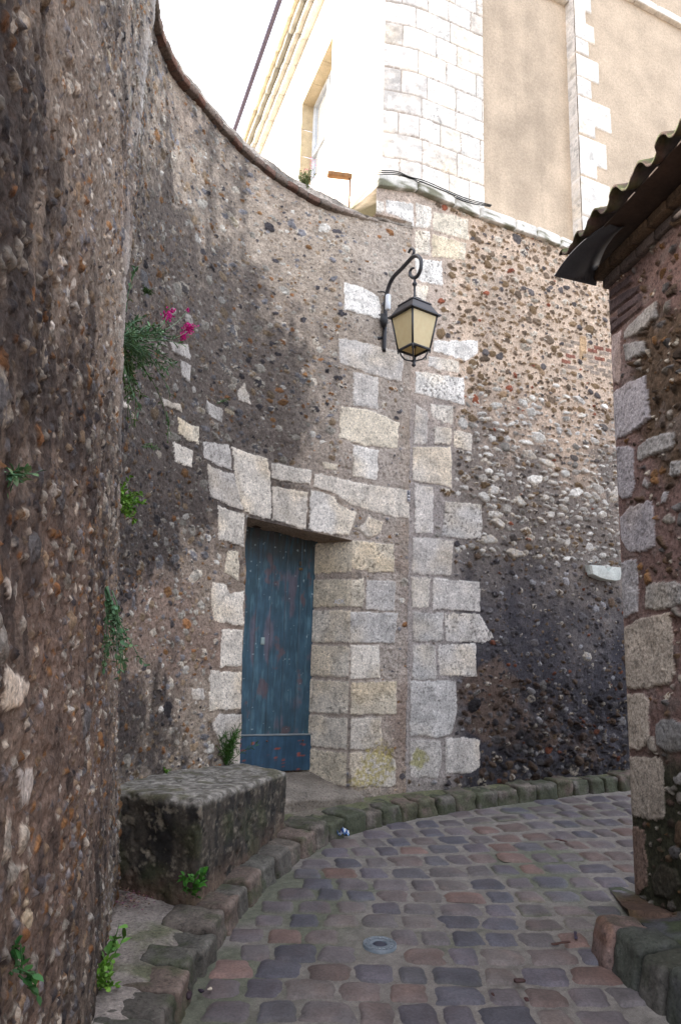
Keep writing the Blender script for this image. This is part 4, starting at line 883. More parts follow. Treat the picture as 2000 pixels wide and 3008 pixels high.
rblocks = [(ra, ka, [(262,380),(350,330),(355,740),(335,785),(262,740)], 0), (ra, ka, [(270,850),(420,750),(550,695),(570,1060),(480,1140),(370,1210),(285,1235)], 1),
 (ra, ka, [(375,410),(380,340),(490,200),(600,110),(640,90),(635,220),(540,320),(470,380)], 2), (ra, ka, [(370,450),(450,420),(540,410),(530,530),(385,600)], 2),
 (ra, ka, [(300,1290),(370,1265),(458,1300),(460,1600),(440,1690),(350,1735),(310,1650)], 1), (ra, ka, [(480,1280),(560,1215),(680,1165),(780,1155),(760,1300),(640,1350),(480,1410)], 2),
 (ra, ka, [(330,1850),(420,1770),(600,1715),(625,1900),(630,2100),(500,2155),(400,2140),(340,2050)], 1), (ra, ka, [(330,2210),(470,2205),(472,2640),(440,2650),(335,2690)], 3),
 (ra, ka, [(740,1400),(860,1380),(860,1500),(750,1540)], 2), (ra, ka, [(660,1750),(690,1640),(735,1640),(710,1745)], 3), (ra, ka, [(515,1600),(550,1520),(590,1600),(570,1640)], 3), (ra, ka, [(665,1870),(730,1820),(800,1850),(790,1905),(700,1920)], 2),
 (rbk, kb, [(505,60),(560,25),(740,10),(830,40),(830,200),(640,240),(500,245)], 2), (rbk, kb, [(335,370),(480,290),(700,248),(725,500),(738,740),(700,820),(520,850),(350,858)], 4),
 (rbk, kb, [(350,880),(490,880),(545,930),(542,1250),(480,1325),(365,1318)], 4), (rbk, kb, [(590,1110),(640,1080),(740,1078),(830,1130),(830,1330),(690,1345),(600,1290)], 5),
 (rbk, kb, [(365,1365),(640,1368),(668,1480),(662,1850),(600,1868),(380,1820)], 4), (rbk, kb, [(380,1910),(450,1885),(515,1940),(545,2359),(385,2500)], 6),
 (rbk, kb, [(725,1520),(800,1480),(830,1560),(790,1600),(740,1590)], 2), (rbk, kb, [(760,740),(830,720),(830,810),(770,800)], 4),
 (rbk, kb, [(560,2290),(640,2180),(760,2240),(800,2359),(700,2480),(580,2440)], 7)]
RC = [lin((172, 156, 152)), lin((176, 170, 172)), lin((170, 166, 162)), lin((172, 168, 168)), lin((182, 170, 156)), lin((138, 136, 134)), lin((140, 118, 106)), lin((70, 66, 56))]
for o_, k_, pl, ci_ in rblocks: Rb.block(rhp(pl, o_, k_), RC[ci_]*1.0, h=.012, pits=.7, rough=1.8, dull=.35, soft=.014)
for pl in ([(245,215),(245,110),(400,0),(500,-40),(480,20),(330,140)], [(322,228),(325,165),(490,30),(535,40),(525,85)], [(250,372),(255,295),(420,170),(520,88),(532,140),(420,240)], [(245,300),(248,230),(320,220),(330,240)], [(245,90),(248,20),(420,-120),(430,-60)]):
    Rb.block(rhp(pl, ra, ka), lin((92, 78, 78)), h=.018, pits=.2, dull=0, warp=.004, soft=.006)
flints(Rb, 700, .05, 1.55, .2, RT, .026, [(2, (104, 84, 66)), (2, (98, 94, 92)), (1, (140, 132, 122)), (1, (70, 58, 48)), (.3, (140, 104, 70))], h=.024, flat=.75, rind=.2, tilt=.6)
flints(Rb, 1400, .05, 1.55, .2, RT, .014, [(2, (120, 88, 58)), (2, (110, 90, 80)), (1, (150, 140, 128)), (1, (70, 58, 48))], dens=lambda s, z: .8, h=.014)
Rb.H *= sstep(Rb.S, -.02, .04)
bld = thing('stone_outbuilding', 'rough stone building with red mortar and a tiled roof, at the right edge', 'building', (Q[0], Q[1], gz(0, 4.7)))
Rb.build('wall', M_wall, bld)
mb = MB(); Q3 = lambda a, b, z: np.array([Q[0]+qd[0]*a-qn[0]*b, Q[1]+qd[1]*a-qn[1]*b, z])
zq0 = .0; 
V = [Q3(0, 0, zq0), Q3(0, 3.2, zq0), Q3(0, 3.2, RT+.9), Q3(0, 0, RT+.02)]; mb.add(V, [(0, 1, 2, 3)], lin((150, 120, 106)))                # end face, seen only from further on
V = [Q3(1.58, .0, -1), Q3(6.2, .0, -1), Q3(6.2, 0., RT+.03), Q3(1.58, 0., RT+.03)]; mb.add(V, [(0, 1, 2, 3)], lin((150, 120, 106)))        # rest of the lane side, beyond the frame
mb.build('end_wall', M_wall, bld, smooth=False)
mb = MB()
# brick cornice, two courses stepping out
for (k, o_, zc0, hh, cc) in ((0, .03, RT+.012, .034, lin((84, 74, 70))), (1, .075, RT+.083, .034, lin((88, 72, 58)))):
    t = -.03-.03*k
    while t < 2.4:
        L_ = rng.uniform(.17, .25); a, e = t+.004, t+L_-.004
        b = [Q3(a, -o_, zc0-hh), Q3(e, -o_, zc0-hh), Q3(e, .12, zc0-hh), Q3(a, .12, zc0-hh)]; qbox(mb, b, [p+np.array([0, 0, 2*hh-.004]) for p in b], cc*rng.uniform(.75, 1.2), n=5, r=.006, amp=.003, freq=25, seed=int(t*50)+k); t += L_
mb.build('cornice', M_wall, bld)
# roof covering: round clay tiles laid up the slope, each course a separate wave
mb = MB(); zE = RT+.115; OV = .30; PT = .235; slope = .46
na, nl = 200, 40
aa = np.linspace(-.08, 2.5, na); ll = np.linspace(-OV, 1.4, nl)
def roof(a, l, up, thick):
    ph = (a+.05)/PT; w_ = np.cos(2*math.pi*ph); wv = .042*np.sign(w_)*np.abs(w_)**.75; pidx = np.floor(ph+.5).astype(int) if hasattr(ph, 'astype') else int(ph)
    jag = .03*(_hash(np.asarray(np.floor(ph+.5), np.int64), np.asarray(0*ph, np.int64), 9)-.5)*(l < -OV+.2)
    cz = .02*np.floor((l+OV)/.33+1e-6)*0+(.018*(((l+OV) % .33)/.33)*-1)
    return zE+.055+wv+slope*(l+OV)+cz+jag+(thick if up else 0)
for up in (0, 1):
    AAx, LLx = np.meshgrid(aa, ll); zr_ = roof(AAx, LLx, up, .016)
    lj = LLx-.03*(_hash(np.floor((AAx+.05)/PT*2+.5).astype(np.int64), (AAx*0).astype(np.int64), 19))*(LLx < -OV+.04)
    V = np.stack([Q[0]+qd[0]*AAx-qn[0]*lj, Q[1]+qd[1]*AAx-qn[1]*lj, zr_+.004*(fbm(AAx*30, LLx*30, 2, 3)-.5)], -1).reshape(-1, 3)
    idx = np.arange(V.shape[0]).reshape(nl, na); q = np.stack([idx[:-1, :-1], idx[:-1, 1:], idx[1:, 1:], idx[1:, :-1]], -1).reshape(-1, 4)
    msx = (LLx < -OV+.06)*sstep(fbm(AAx*30, LLx*20, 3, 5), .4, .6)
    cc = mix(lin((66, 50, 42))*np.ones(AAx.shape+(1,)), lin((64, 72, 36)), msx*.9 if up else msx*.4)
    mb.add(V, q if up else q[:, ::-1], cc.reshape(-1, 3))
n_tot = na*nl
Fe = [(i, i+1, n_tot+i+1, n_tot+i) for i in range(na-1)]+[((j+1)*na, j*na, n_tot+j*na, n_tot+(j+1)*na) for j in range(nl-1)]
mb.f += Fe
mb.build('roof', M_tile, bld)
mb = MB()                                                      # dark boarding under the tiles
b = [Q3(-.04, -.24, zE+.03), Q3(2.5, -.24, zE+.03), Q3(2.5, .2, zE+.045), Q3(-.04, .2, zE+.045)]; qbox(mb, b, [p+np.array([0, 0, .012]) for p in b], lin((60, 46, 38)), n=4, r=.002, amp=.002); mb.build('eaves_board', M_wood, bld)
mb = MB()                                                      # bent zinc sheet closing the corner of the eaves
tip = on_vplane(1634, 810, Q+qd*-.06, qn); rows_ = []
ex = np.linspace(0, 1, 14)
for i, t in enumerate(ex):
    a = -.07+.50*t; out = -(OV+.045)*(1-.35*t*t); zt_ = tip[2]+.02*t+.075*math.sin(t*1.6)
    r_ = []
    for j, w_ in enumerate(np.linspace(0, 1, 8)):
        l = out*(1-w_)+(-.05)*w_; z_ = zt_+(.085*w_-.055*math.sin(math.pi*w_))+.0
        if t < .02: z_ = tip[2]+(-.035)*w_
        r_.append(Q3(a, l, z_))
    rows_.append(r_)
Vz = np.array(rows_).reshape(-1, 3); idx = np.arange(len(Vz)).reshape(14, 8); q = np.stack([idx[:-1, :-1], idx[:-1, 1:], idx[1:, 1:], idx[1:, :-1]], -1).reshape(-1, 4)
mb.add(np.concatenate([Vz, Vz+np.array([0, 0, .006])]), [tuple(t) for t in q]+[tuple(t+len(Vz)) for t in q[:, ::-1]]+[(i, i+1, len(Vz)+i+1, len(Vz)+i) for i in range(7)]+[(i*8, (i+1)*8, len(Vz)+(i+1)*8, len(Vz)+i*8) for i in range(13)], lin((58, 58, 62)))
mb.build('zinc_flashing', M_iron, bld)

# kerb blocks at the foot of that building
kb_px = [((1728, 2798), (1768, 2850)), ((1785, 2852), (1850, 2912)), ((1862, 2925), (1922, 2976)), ((1945, 2990), (2010, 3040))]
labs = ['pinkish brown kerb block farthest up the lane at the right corner', 'mossy green topped kerb block second from the top at lower right', 'dark green kerb block second from the bottom at lower right', 'dark kerb block cut by the bottom right corner of the view']
cols = [(112, 94, 88), (78, 78, 76), (76, 73, 68), (66, 66, 66)]
for k, (a, b_) in enumerate(kb_px):
    p, q_ = on_ground(*a)[:2], on_ground(*b_)[:2]; d = (q_-p)/np.linalg.norm(q_-p); nn = np.array([-d[1], d[0]]); nn = nn if nn[0] > 0 else -nn
    wd_ = .26 if k else .24; hh = .17+.01*(k % 2)
    b = [np.array([*x, gz(0, x[1])-.04]) for x in (p+d*.004, q_-d*.004+d*.03, q_+nn*wd_, p+nn*wd_)]
    t_ = [np.array([*x, gz(0, x[1])+hh]) for x in (p+nn*.035+d*.006, q_+nn*.03+d*.018, q_+nn*wd_, p+nn*(wd_-.02))]
    bc = lin(cols[k])
    def cf(X, P, bc=bc, k=k):
        n_ = fbm3(X, 9, 4, 3+k); g_ = sstep(n_+(.12 if k else -.12)+.08*P[:, 2], .48, .68)
        return mix(mix(bc[None]*(.6+.8*fbm3(X, 26, 4, 4))[:, None], lin((50, 56, 38)), g_*.5), lin((120, 84, 64)), sstep(fbm(X[:, 0]*8, X[:, 2]*8+k, 3, 9), .55, .7)*.4*(k == 0))
    mb = MB(); qbox(mb, b, t_, bc, n=16, r=.035, amp=.012, freq=8, seed=40+k, colfn=cf)
    tag(mb.build('kerb_block', M_pave), labs[k], 'kerb stone', 'worn kerb blocks at the foot of the right hand building')
mb = MB()                                                      # sloping slabs and earth between those blocks and the wall
gx, gy = np.meshgrid(np.linspace(0, 1, 60), np.linspace(2.2, 4.85, 150)); xl = np.interp(gy, [2.2, 3.35, 4.05, 4.85], [1.38, 1.44, 1.50, 1.60]); xr = np.interp(gy, [2.2, 4.7, 4.85], [2.3, 1.9, 1.78])
X = xl+(xr-xl)*gx; slab = _hash(np.floor(gy/.24+.5*gx).astype(np.int64), np.floor(gx*2.2).astype(np.int64), 3)
h_ = np.interp(gy, [2.2, 3.8, 4.5, 4.85], [.15, .13, .02, .0]); Zs = gz(X, gy)+h_+.06*gx*(gy < 4.2)+.03*(slab-.5)+.02*(fbm(X*9, gy*9, 3, 4)-.5)
c = mix(lin((70, 70, 72))*np.ones(X.shape+(1,)), lin((58, 66, 40)), sstep(fbm(X*6, gy*6, 3, 6), .42, .6)*.8); c = mix(c, lin((88, 62, 42)), sstep(gy, 4.1, 4.3)*(1-sstep(gy, 4.55, 4.8))*.7)*(.75+.5*fbm(X*30, gy*30, 3, 8))[..., None]
idx = np.arange(X.size).reshape(X.shape); q = np.stack([idx[:-1, :-1], idx[:-1, 1:], idx[1:, 1:], idx[1:, :-1]], -1).reshape(-1, 4)
tag(obj('side_pavement', np.stack([X, gy, Zs], -1).reshape(-1, 3), q, M_pave, None, c.reshape(-1, 3)), None, None, None, 'structure')

# ------------------------------------------------------------------ tall building above the walls
T0 = np.array([.31, 7.0]); d10 = np.array([math.cos(.19), math.sin(.19)]); T1 = T0+d10*.33; d26 = np.array([math.cos(.45), math.sin(.45)]); n26 = np.array([d26[1], -d26[0]]); n10 = np.array([d10[1], -d10[0]])
T2 = T1+d26*.875; ZT = 11.5
big = thing('tall_building', 'tall building with a rounded stone corner tower and beige plaster, rising behind the walls', 'building', (T0[0], T0[1], 4.0))
lT = .33+.875
def tpos(s, z, h):                                             # rounded corner: direction turns smoothly from d10 to d26
    ang = .19+.26*sstep(s, .18, .48); ss_ = np.linspace(0, lT+.1, 300); an = .19+.26*sstep(ss_, .18, .48)
    cx = np.concatenate([[0], np.cumsum(np.cos(an)[:-1]*np.diff(ss_))]); cy = np.concatenate([[0], np.cumsum(np.sin(an)[:-1]*np.diff(ss_))])
    return np.stack([T0[0]+np.interp(s, ss_, cx)+np.sin(ang)*h, T0[1]+np.interp(s, ss_, cy)-np.cos(ang)*h, z], -1)
zT0 = 4.6
St = np.arange(0, lT, .011); Zt = np.arange(zT0, 9.6, .011)[:, None]*np.ones((1, len(St))); Tw = Patch(St, Zt, tpos)
Tw.C[:] = lin((168, 156, 144))*(.8+.4*fbm(Tw.S*30, Tw.Z*30, 3, 3))[..., None]; Tw.H = .004*(fbm(Tw.S*14, Tw.Z*14, 3, 2)-.5)
z_ = zT0; kr = 0
while z_ < 9.6:
    hgt = rng.uniform(.235, .285); s_ = -.01 if kr % 2 else -.01
    first = rng.uniform(.15, .22) if kr % 2 else rng.uniform(.32, .45); L_ = first
    while s_ < lT:
        e = min(s_+L_, lT+.03); c_ = (WHT if s_ > .2 else GREYS*1.08)*rng.uniform(.9, 1.08)  # left face greyer: its shade is painted into the stone colour
        if rng.random() < .08: c_ = c_*np.array([.88, .84, .8])
        Tw.block([(s_+.003, z_+.004), (e-.004, z_+.004), (e-.004, z_+hgt-.004), (s_+.003, z_+hgt-.004)], c_, h=.012, pits=.55 if s_ > .2 else .25, warp=.006, soft=.008); s_ = e; L_ = rng.uniform(.22, .46)
    z_ += hgt; kr += 1
Tw.build('corner_tower', M_ash, big)
# plaster bays
pl1 = T2-n26*.02; p_r = on_vplane(1695, 400, T2+n26*.10, d26)[:2]; w1 = float(np.dot(p_r-T2, d26))
P1 = plane_patch(pl1, d26, n26, w1, 4.6, 11.5, .03); P1.H = .012*(fbm(P1.S*2, P1.Z*2, 4, 4)-.5)
cpl = lin((188, 170, 148)); P1.C = cpl*(.88+.24*fbm(P1.S*1.4, P1.Z*1.4, 4, 8))[..., None]*(1-.16*sstep(fbm(P1.S*1.5, P1.Z*.8, 3, 18), .5, .7))[..., None]*(1-.10*sstep(fbm(P1.S*9, P1.Z*.6, 3, 28), .5, .75))[..., None]; P1.build('plaster_bay', M_plaster, big)
pr0 = T2+n26*.12+d26*w1
def phit(px, py): P = on_vplane(px, py, pr0, d26); return float(np.dot(P[:2]-pr0, d26)), P[2]
P2p = plane_patch(pr0, d26, n26, 4.2, 4.6, 11.5, .016); P2p.H = .012*(fbm(P2p.S*2, P2p.Z*2, 4, 14)-.5); P2p.C = cpl*(.9+.2*fbm(P2p.S*1.4, P2p.Z*1.4, 4, 28))[..., None]
qrows = [(-200,-120,1150),(-120,-40,1110),(-40,30,1150),(30,85,1125),(85,165,1165),(170,235,1137),(245,345,1185),(350,432,1150),(440,555,1238),(545,612,1168),(622,738,1220),(725,802,1175),(812,925,1238),(905,988,1190),(995,1080,1230),(1085,1150,1180)]
for (ya, yb, xr_) in qrows:
    xl_ = 1075+(ya-30)*.045; s0, za = phit(1000+(xl_)/K3, ya/K3); _, zb_ = phit(1000+xl_/K3, yb/K3); s1, _ = phit(1000+xr_/K3, (ya+yb)/2/K3)
    P2p.block([(-.02, zb_), (s1, zb_-.0), (s1, za), (-.02, za)], WHT*rng.uniform(.95, 1.05), h=.014, pits=.5, warp=.006, soft=.008)
P2p.H *= sstep(P2p.S, -.01, .01); P2p.build('plaster_bay', M_plaster, big)
Sd = plane_patch(pr0-n26*.16, n26, -d26, .16, 4.6, 11.5, .012); Sd.C[:] = GREYS*1.05
for (ya, yb, xr_) in qrows:
    _, za = phit(1690, ya/K3); _, zb_ = phit(1690, yb/K3); Sd.block([(-.05, zb_), (.2, zb_), (.2, za), (-.05, za)], GREYS*1.1, h=.006, warp=.003, soft=.006)
Sd.build('quoin_return', M_ash, big)
# string course across the top
mb = MB(); zsc = phit(1935, 45)[1]; s_ = -.06
while s_ < 4.2:
    L_ = rng.uniform(.35, .6); a = pr0+d26*s_; e = pr0+d26*(s_+L_-.01)
    b = [np.append(a+n26*.07, zsc-.045), np.append(e+n26*.07, zsc-.045), np.append(e-n26*.05, zsc-.045), np.append(a-n26*.05, zsc-.045)]; qbox(mb, b, [p+np.array([0, 0, .10]) for p in b], LIME*rng.uniform(.9, 1.05), n=6, r=.01, amp=.004, seed=int(s_*9)); s_ += L_
zs2 = on_vplane(1640, 5, T2, d26)[2]; s_ = .1
a, e = T2+d26*.0, T2+d26*(w1-.02); b = [np.append(a+n26*.06, zs2), np.append(e+n26*.06, zs2), np.append(e-n26*.05, zs2), np.append(a-n26*.05, zs2)]; qbox(mb, b, [p+np.array([0, 0, .10]) for p in b], LIME*.95, n=6, r=.01, amp=.004, seed=3)
mb.build('string_course', M_ash, big)
mb = MB(); c4 = pr0+d26*4.2
V = [np.append(p, z) for z in (4.0, 11.5) for p in (T0, T0+np.array([-.4, 6]), c4+np.array([-.4, 6]), c4)]; mb.add(V, [(3, 2, 1, 0), (4, 5, 6, 7), (1, 2, 6, 5), (2, 3, 7, 6)], lin((200, 180, 150)))
# side of the building that runs away from the viewer: pale paint, in full sun
fd = np.array([-.36, 1.0]); fd /= np.linalg.norm(fd); fn = np.array([-fd[1], fd[0]])*1.0
if fn[0] > 0: fn = -fn
mb.build('rear_walls', M_plaster, big, smooth=False)
def fh(px, py, off=0.): P = on_vplane(px, py, T0+fn*off, fd); return float(np.dot(P[:2]-T0, fd)), P[2]
FX = lambda s, z, h=0.: np.array([T0[0]+fd[0]*s+fn[0]*h, T0[1]+fd[1]*s+fn[1]*h, z])
jam_t, jam_b = fh(888, 300), fh(886, 425); head_r = fh(978, 108)
ws1, ws0, wzt, wzb = jam_t[0], max(head_r[0], .2), (jam_t[1]+head_r[1])/2, fh(905, 560)[1]
mb = MB(); PW = lin((226, 220, 208)); FE = 30.0; ztop = 40
fcz = fh(890, 0, 0.)
# facade with the window opening left free
zr2 = [(0, ws0, 3.5, 14), (ws0, ws1, 3.5, wzb), (ws0, ws1, wzt, 14), (ws1, FE, 3.5, 14)]
cz1, cz0 = fh(945, 0), fh(775, 452)
ZC = (fh(870, 190)[1]+fh(820, 330)[1])/2                       # moulded cornice level
for (a, e, z0_, z1_) in [(0, ws0, 3.5, ZC), (ws0, ws1, 3.5, wzb), (ws0, ws1, wzt, ZC), (ws1, FE, 3.5, ZC)]:
    poly_prism(mb, [FX(a, z0_), FX(e, z0_), FX(e, z1_), FX(a, z1_)], np.append(-fn*.05, 0), PW)
fac = mb.build('painted_side', M_plaster, big, smooth=False)
WD = .20; STN = lin((188, 172, 142))
win = MB()
for (V) in ([FX(ws1, wzb), FX(ws1, wzt), FX(ws1, wzt, -WD), FX(ws1, wzb, -WD)], [FX(ws0, wzb), FX(ws0, wzt), FX(ws0, wzt, -WD), FX(ws0, wzb, -WD)], [FX(ws0, wzt), FX(ws1, wzt), FX(ws1, wzt, -WD), FX(ws0, wzt, -WD)], [FX(ws0, wzb), FX(ws1, wzb), FX(ws1, wzb, -WD), FX(ws0, wzb, -WD)]):
    n_ = np.cross(V[1]-V[0], V[3]-V[0]); n_ /= np.linalg.norm(n_); cc_ = (FX(ws0, wzb, -WD/2)+FX(ws1, wzt, -WD/2))/2
    if np.dot(n_, cc_-V[0]) < 0: n_ = -n_
    # dressed stones with fine joints
    L0, L1 = np.linalg.norm(V[1]-V[0]), 5
    k_n = max(int(L0/.35), 1)
    for k in range(k_n):
        a_, e_ = k/k_n+.004, (k+1)/k_n-.004; pa = V[0]+(V[1]-V[0])*a_; pb = V[0]+(V[1]-V[0])*e_; pc_ = V[3]+(V[2]-V[3])*e_; pd = V[3]+(V[2]-V[3])*a_
        poly_prism(win, [pa, pb, pc_, pd], n_*.012, STN*rng.uniform(.85, 1.1))
wob_ = win.build('window', M_ash, big, smooth=False)
mb = MB(); fw_ = .06
for (a, e, z0_, z1_) in [(ws0, ws1, wzt-fw_, wzt), (ws0, ws0+fw_, wzb, wzt), (ws1-fw_, ws1, wzb, wzt), ((ws0+ws1)/2-.04, (ws0+ws1)/2+.04, wzb, wzt), (ws0, ws1, (wzb+wzt)/2-.02, (wzb+wzt)/2+.02)]:
    poly_prism(mb, [FX(a, z0_, -WD+.03), FX(e, z0_, -WD+.03), FX(e, z1_, -WD+.03), FX(a, z1_, -WD+.03)], np.append(-fn*.04, 0), lin((205, 210, 215)))
mb.build('window_frame', M_plain, wob_, smooth=False)
M_pane, _nt2, _b2 = nodes('window_glass'); _b2.inputs['Base Color'].default_value = (.5, .53, .56, 1); _b2.inputs['Roughness'].default_value = .05; _b2.inputs['Metallic'].default_value = .6
mb = MB(); poly_prism(mb, [FX(ws0, wzb, -WD), FX(ws1, wzb, -WD), FX(ws1, wzt, -WD), FX(ws0, wzt, -WD)], np.append(-fn*.01, 0), (.5, .5, .5)); mb.build('pane', M_pane, wob_, smooth=False)
# cornice: stepped stone mouldings, weathered yellow
mb = MB()
for (h0, h1, z0_, z1_, cc) in ((0, .10, ZC, ZC+.10, lin((204, 199, 186))), (0, .17, ZC+.10, ZC+.2, lin((186, 180, 168))), (0, .24, ZC+.21, ZC+.33, lin((150, 146, 134))), (0, .30, ZC+.33, ZC+.43, lin((208, 196, 168)))):
    s_ = 0.
    while s_ < FE:
        L_ = rng.uniform(.5, .9); b = [FX(s_+.005, z0_, -.05), FX(s_+L_-.005, z0_, -.05), FX(s_+L_-.005, z0_, h1), FX(s_+.005, z0_, h1)]
        qbox(mb, b, [p+np.array([0, 0, z1_-z0_]) for p in b], cc*rng.uniform(.8, 1.15), n=4, r=.02, amp=.01, freq=8, seed=int(s_*10)); s_ += L_
mb.build('cornice', M_ash, big)
mb = MB(); poly_prism(mb, [FX(0, ZC+.43), FX(FE, ZC+.43), FX(FE, ZC+1.15), FX(0, ZC+1.15)], np.append(-fn*.05, 0), PW)
for s_ in np.arange(.5, FE, 1.1): lathe(mb, tuple(FX(s_, ZC+.85, .0)), [(0, .05), (.04, .02), (.04, -.02), (0, -.05)], lin((196, 150, 110)), 6)
mb.build('parapet', M_plaster, big, smooth=False)
pa, pb = fh(850, 0, .05), fh(713, 397, .05)
zg_ = (pa[1]+pb[1])/2; mb = MB(); tube(mb, [FX(pa[0]-1.5, zg_+.15, .18), FX(FE, zg_+.15, .18)], .045, lin((92, 84, 100)), n=8); mb.build('gutter', M_plain, big)

# wooden bracket behind the wall top
bp = on_vplane(1027, 560, T0+np.array([0, -.35]), d10); mb = MB()
zt_ = on_vplane(1025, 518, bp[:2], d10)[2]; xL = on_vplane(965, 512, bp[:2], d10); xR = on_vplane(1031, 520, bp[:2], d10)
tube(mb, [np.array([bp[0], bp[1], bp[2]-.6]), np.array([bp[0], bp[1], zt_+.0])], .011, lin((124, 92, 70)), n=6)
wb = thing('wooden_post', 'rusty brown post with a short crossboard above the wall top', 'post', tuple(bp)); mb.build('upright', M_wood, wb)
mb = MB(); cL, cR = xL.copy(), xR.copy(); mid = (cL+cR)/2; frame_box(mb, mid, (cR-cL)/np.linalg.norm(cR-cL), (*n10, 0), (0, 0, 1), np.linalg.norm(cR-cL)/2+.01, .03, .022, lin((128, 92, 58)), n=4, r=.006, amp=.003); mb.build('crossboard', M_wood, wb)

# ------------------------------------------------------------------ plants
def leaf(mb, p, d, up, L_, w_, col):
    d = d/np.linalg.norm(d); sd_ = np.cross(d, up); sd_ /= max(np.linalg.norm(sd_), 1e-6); u = np.cross(sd_, d)
    V = [p, p+d*L_*.35+sd_*w_*.5+u*L_*.04, p+d*L_*.7+sd_*w_*.38+u*L_*.02, p+d*L_-u*L_*.12, p+d*L_*.7-sd_*w_*.38+u*L_*.02, p+d*L_*.35-sd_*w_*.5+u*L_*.04, p+d*L_*.5-u*L_*.03]
    mb.add(V, [(0, 1, 6), (1, 2, 6), (2, 3, 6), (3, 4, 6), (4, 5, 6), (5, 0, 6)], col)
def rv(s=1.): return rng.normal(0, s, 3)
def plant(name, label, cat, base, n_out, stems, green, lw=(.03, .010), per=14, droop=.5, spread=.5, group=None, flowers=None, hairy=False, lean=(0, 0, 0)):
    base = np.asarray(base, float); t = thing(name, label, cat, tuple(base), group); ms, ml = MB(), MB(); tips = []
    for k in range(stems[0]):
        L_ = stems[1]*rng.uniform(.6, 1.1); d = np.asarray(n_out, float)+rv(spread)+np.asarray(lean); d /= np.linalg.norm(d); P = [base+rv(.006)]; dd = d.copy()
        for i in range(7):
            P.append(P[-1]+dd*L_/7); dd = dd+np.array([0, 0, -droop*L_*.9])*i/6+rv(.09); dd /= np.linalg.norm(dd)
        P = np.array(P); tube(ms, P, np.linspace(.0028, .0012, len(P)), green*.8, n=5); tips.append((P[-1], dd))
        for j in range(per):
            f = rng.uniform(.15, 1.0)*(len(P)-1); i = min(int(f), len(P)-2); p = P[i]*(1-(f-i))+P[i+1]*(f-i); td = P[i+1]-P[i]; td /= np.linalg.norm(td)
            ld = td*.6+rv(.55)+np.array([0, 0, .15]); leaf(ml, p, ld, np.array([0, 0, 1.])+rv(.3), lw[0]*rng.uniform(.6, 1.25), lw[1]*rng.uniform(.7, 1.2), green*rng.uniform(.6, 1.5)*np.array([rng.uniform(.85, 1.2), 1, rng.uniform(.8, 1.1)]))
    ms.build('stem', M_leaf, t); ml.build('foliage', M_leaf, t)
    return t, tips
def wbase(px, py, h=.0):
    a = hit(px, py); off = float(np.interp(0, [0], [0])); p = wpos(np.array(a[0]), np.array(a[1]), np.array(h)); n = cnorm(np.array(a[0])); return p, np.array([n[0], n[1], 0.]), np.array([*ctan(np.array(a[0])), 0.])
G1, G2, G3 = lin((72, 102, 56)), lin((96, 140, 52)), lin((88, 122, 88))
p, n_, t_ = wbase(356, 1000, -.02)
vt, _ = plant('flowering_valerian', 'bushy valerian with magenta flower heads growing from the curved wall', 'plant', p, n_*.42+t_*.85+np.array([0, 0, .18]), (44, .34), G3, lw=(.034, .009), per=28, droop=.6, spread=.42)
_, _ = None, None
for (px, py, r_, nfl) in ((470, 928, .028, 70), (536, 968, .036, 110), (518, 990, .022, 50), (533, 914, .012, 14), (484, 914, .014, 22)):
    q3, nn, tt_ = wbase(px, py, .05); mbs = MB()
    for k in range(nfl):
        c_ = q3+rv(r_*.55)
        for w_ in range(5): leaf(mbs, c_, rv(1)+nn*.8, rv(1), .010, .007, lin((206, 30, 140))*rng.uniform(.6, 1.3))
    mbs.build('flower_head', M_leaf, vt)
mbs = MB()
for (px, py) in ((472, 925), (535, 975), (532, 917)):
    q3, nn, tt_ = wbase(px, py, .045); P = np.array([p+n_*.05, p*.5+q3*.5+n_*.06+np.array([0, 0, -.02]), q3]); tube(mbs, catmull(P, 5), .002, G3*.8, n=5)
mbs.build('stem', M_leaf, vt)
p, n_, t_ = wbase(360, 1020, -.01); plant('trailing_valerian', 'drooping leafy stems hanging below the magenta flowered plant', 'plant', p, n_*.4+t_*.8+np.array([0, 0, -.6]), (9, .36), G1, lw=(.034, .009), per=16, droop=1.0, spread=.25)
p, n_, t_ = wbase(428, 855, -.01); plant('fern_tuft', 'tiny dark fern tuft in a hole above the magenta flowers', 'plant', p, n_+np.array([0, 0, -.2]), (12, .05), G1*.9, lw=(.02, .006), per=10)
p, n_, t_ = wbase(352, 1475, -.01); plant('wall_weed', 'bright yellow green bushy weed on the wall ridge halfway up', 'plant', p, n_*.8+t_*.4+np.array([0, 0, .3]), (24, .12), G2, lw=(.022, .014), per=22, droop=.6, spread=.6)
p, n_, t_ = wbase(308, 1725, .01); plant('ivy_strand', 'green creeper trailing down the near wall below the bright weed', 'plant', p, n_*.3+np.array([0, 0, -1.]), (12, .34), G3*1.1, lw=(.022, .015), per=26, droop=.3, spread=.12)
p, n_, t_ = wbase(26, 1395, .0); plant('wall_sprout', 'small leafy sprout at the left edge of the near wall, above eye level', 'plant', p, n_+np.array([0, 0, -.1]), (5, .05), G3, lw=(.024, .010), per=7)
p, n_, t_ = wbase(628, 1195, -.01); plant('thin_sprig', 'thin green sprig leaning right above the door surround', 'plant', p, n_*.3+t_*.8+np.array([0, 0, .7]), (3, .16), G1, lw=(.022, .007), per=14, spread=.12, droop=.1)
p, n_, t_ = wbase(490, 1210, -.01); plant('hanging_sprig', 'thin sprig hanging on the dark wall left of the cream stone', 'plant', p, n_*.3+np.array([0, 0, -1]), (3, .25), G1, lw=(.02, .008), per=14, spread=.1, droop=.1)
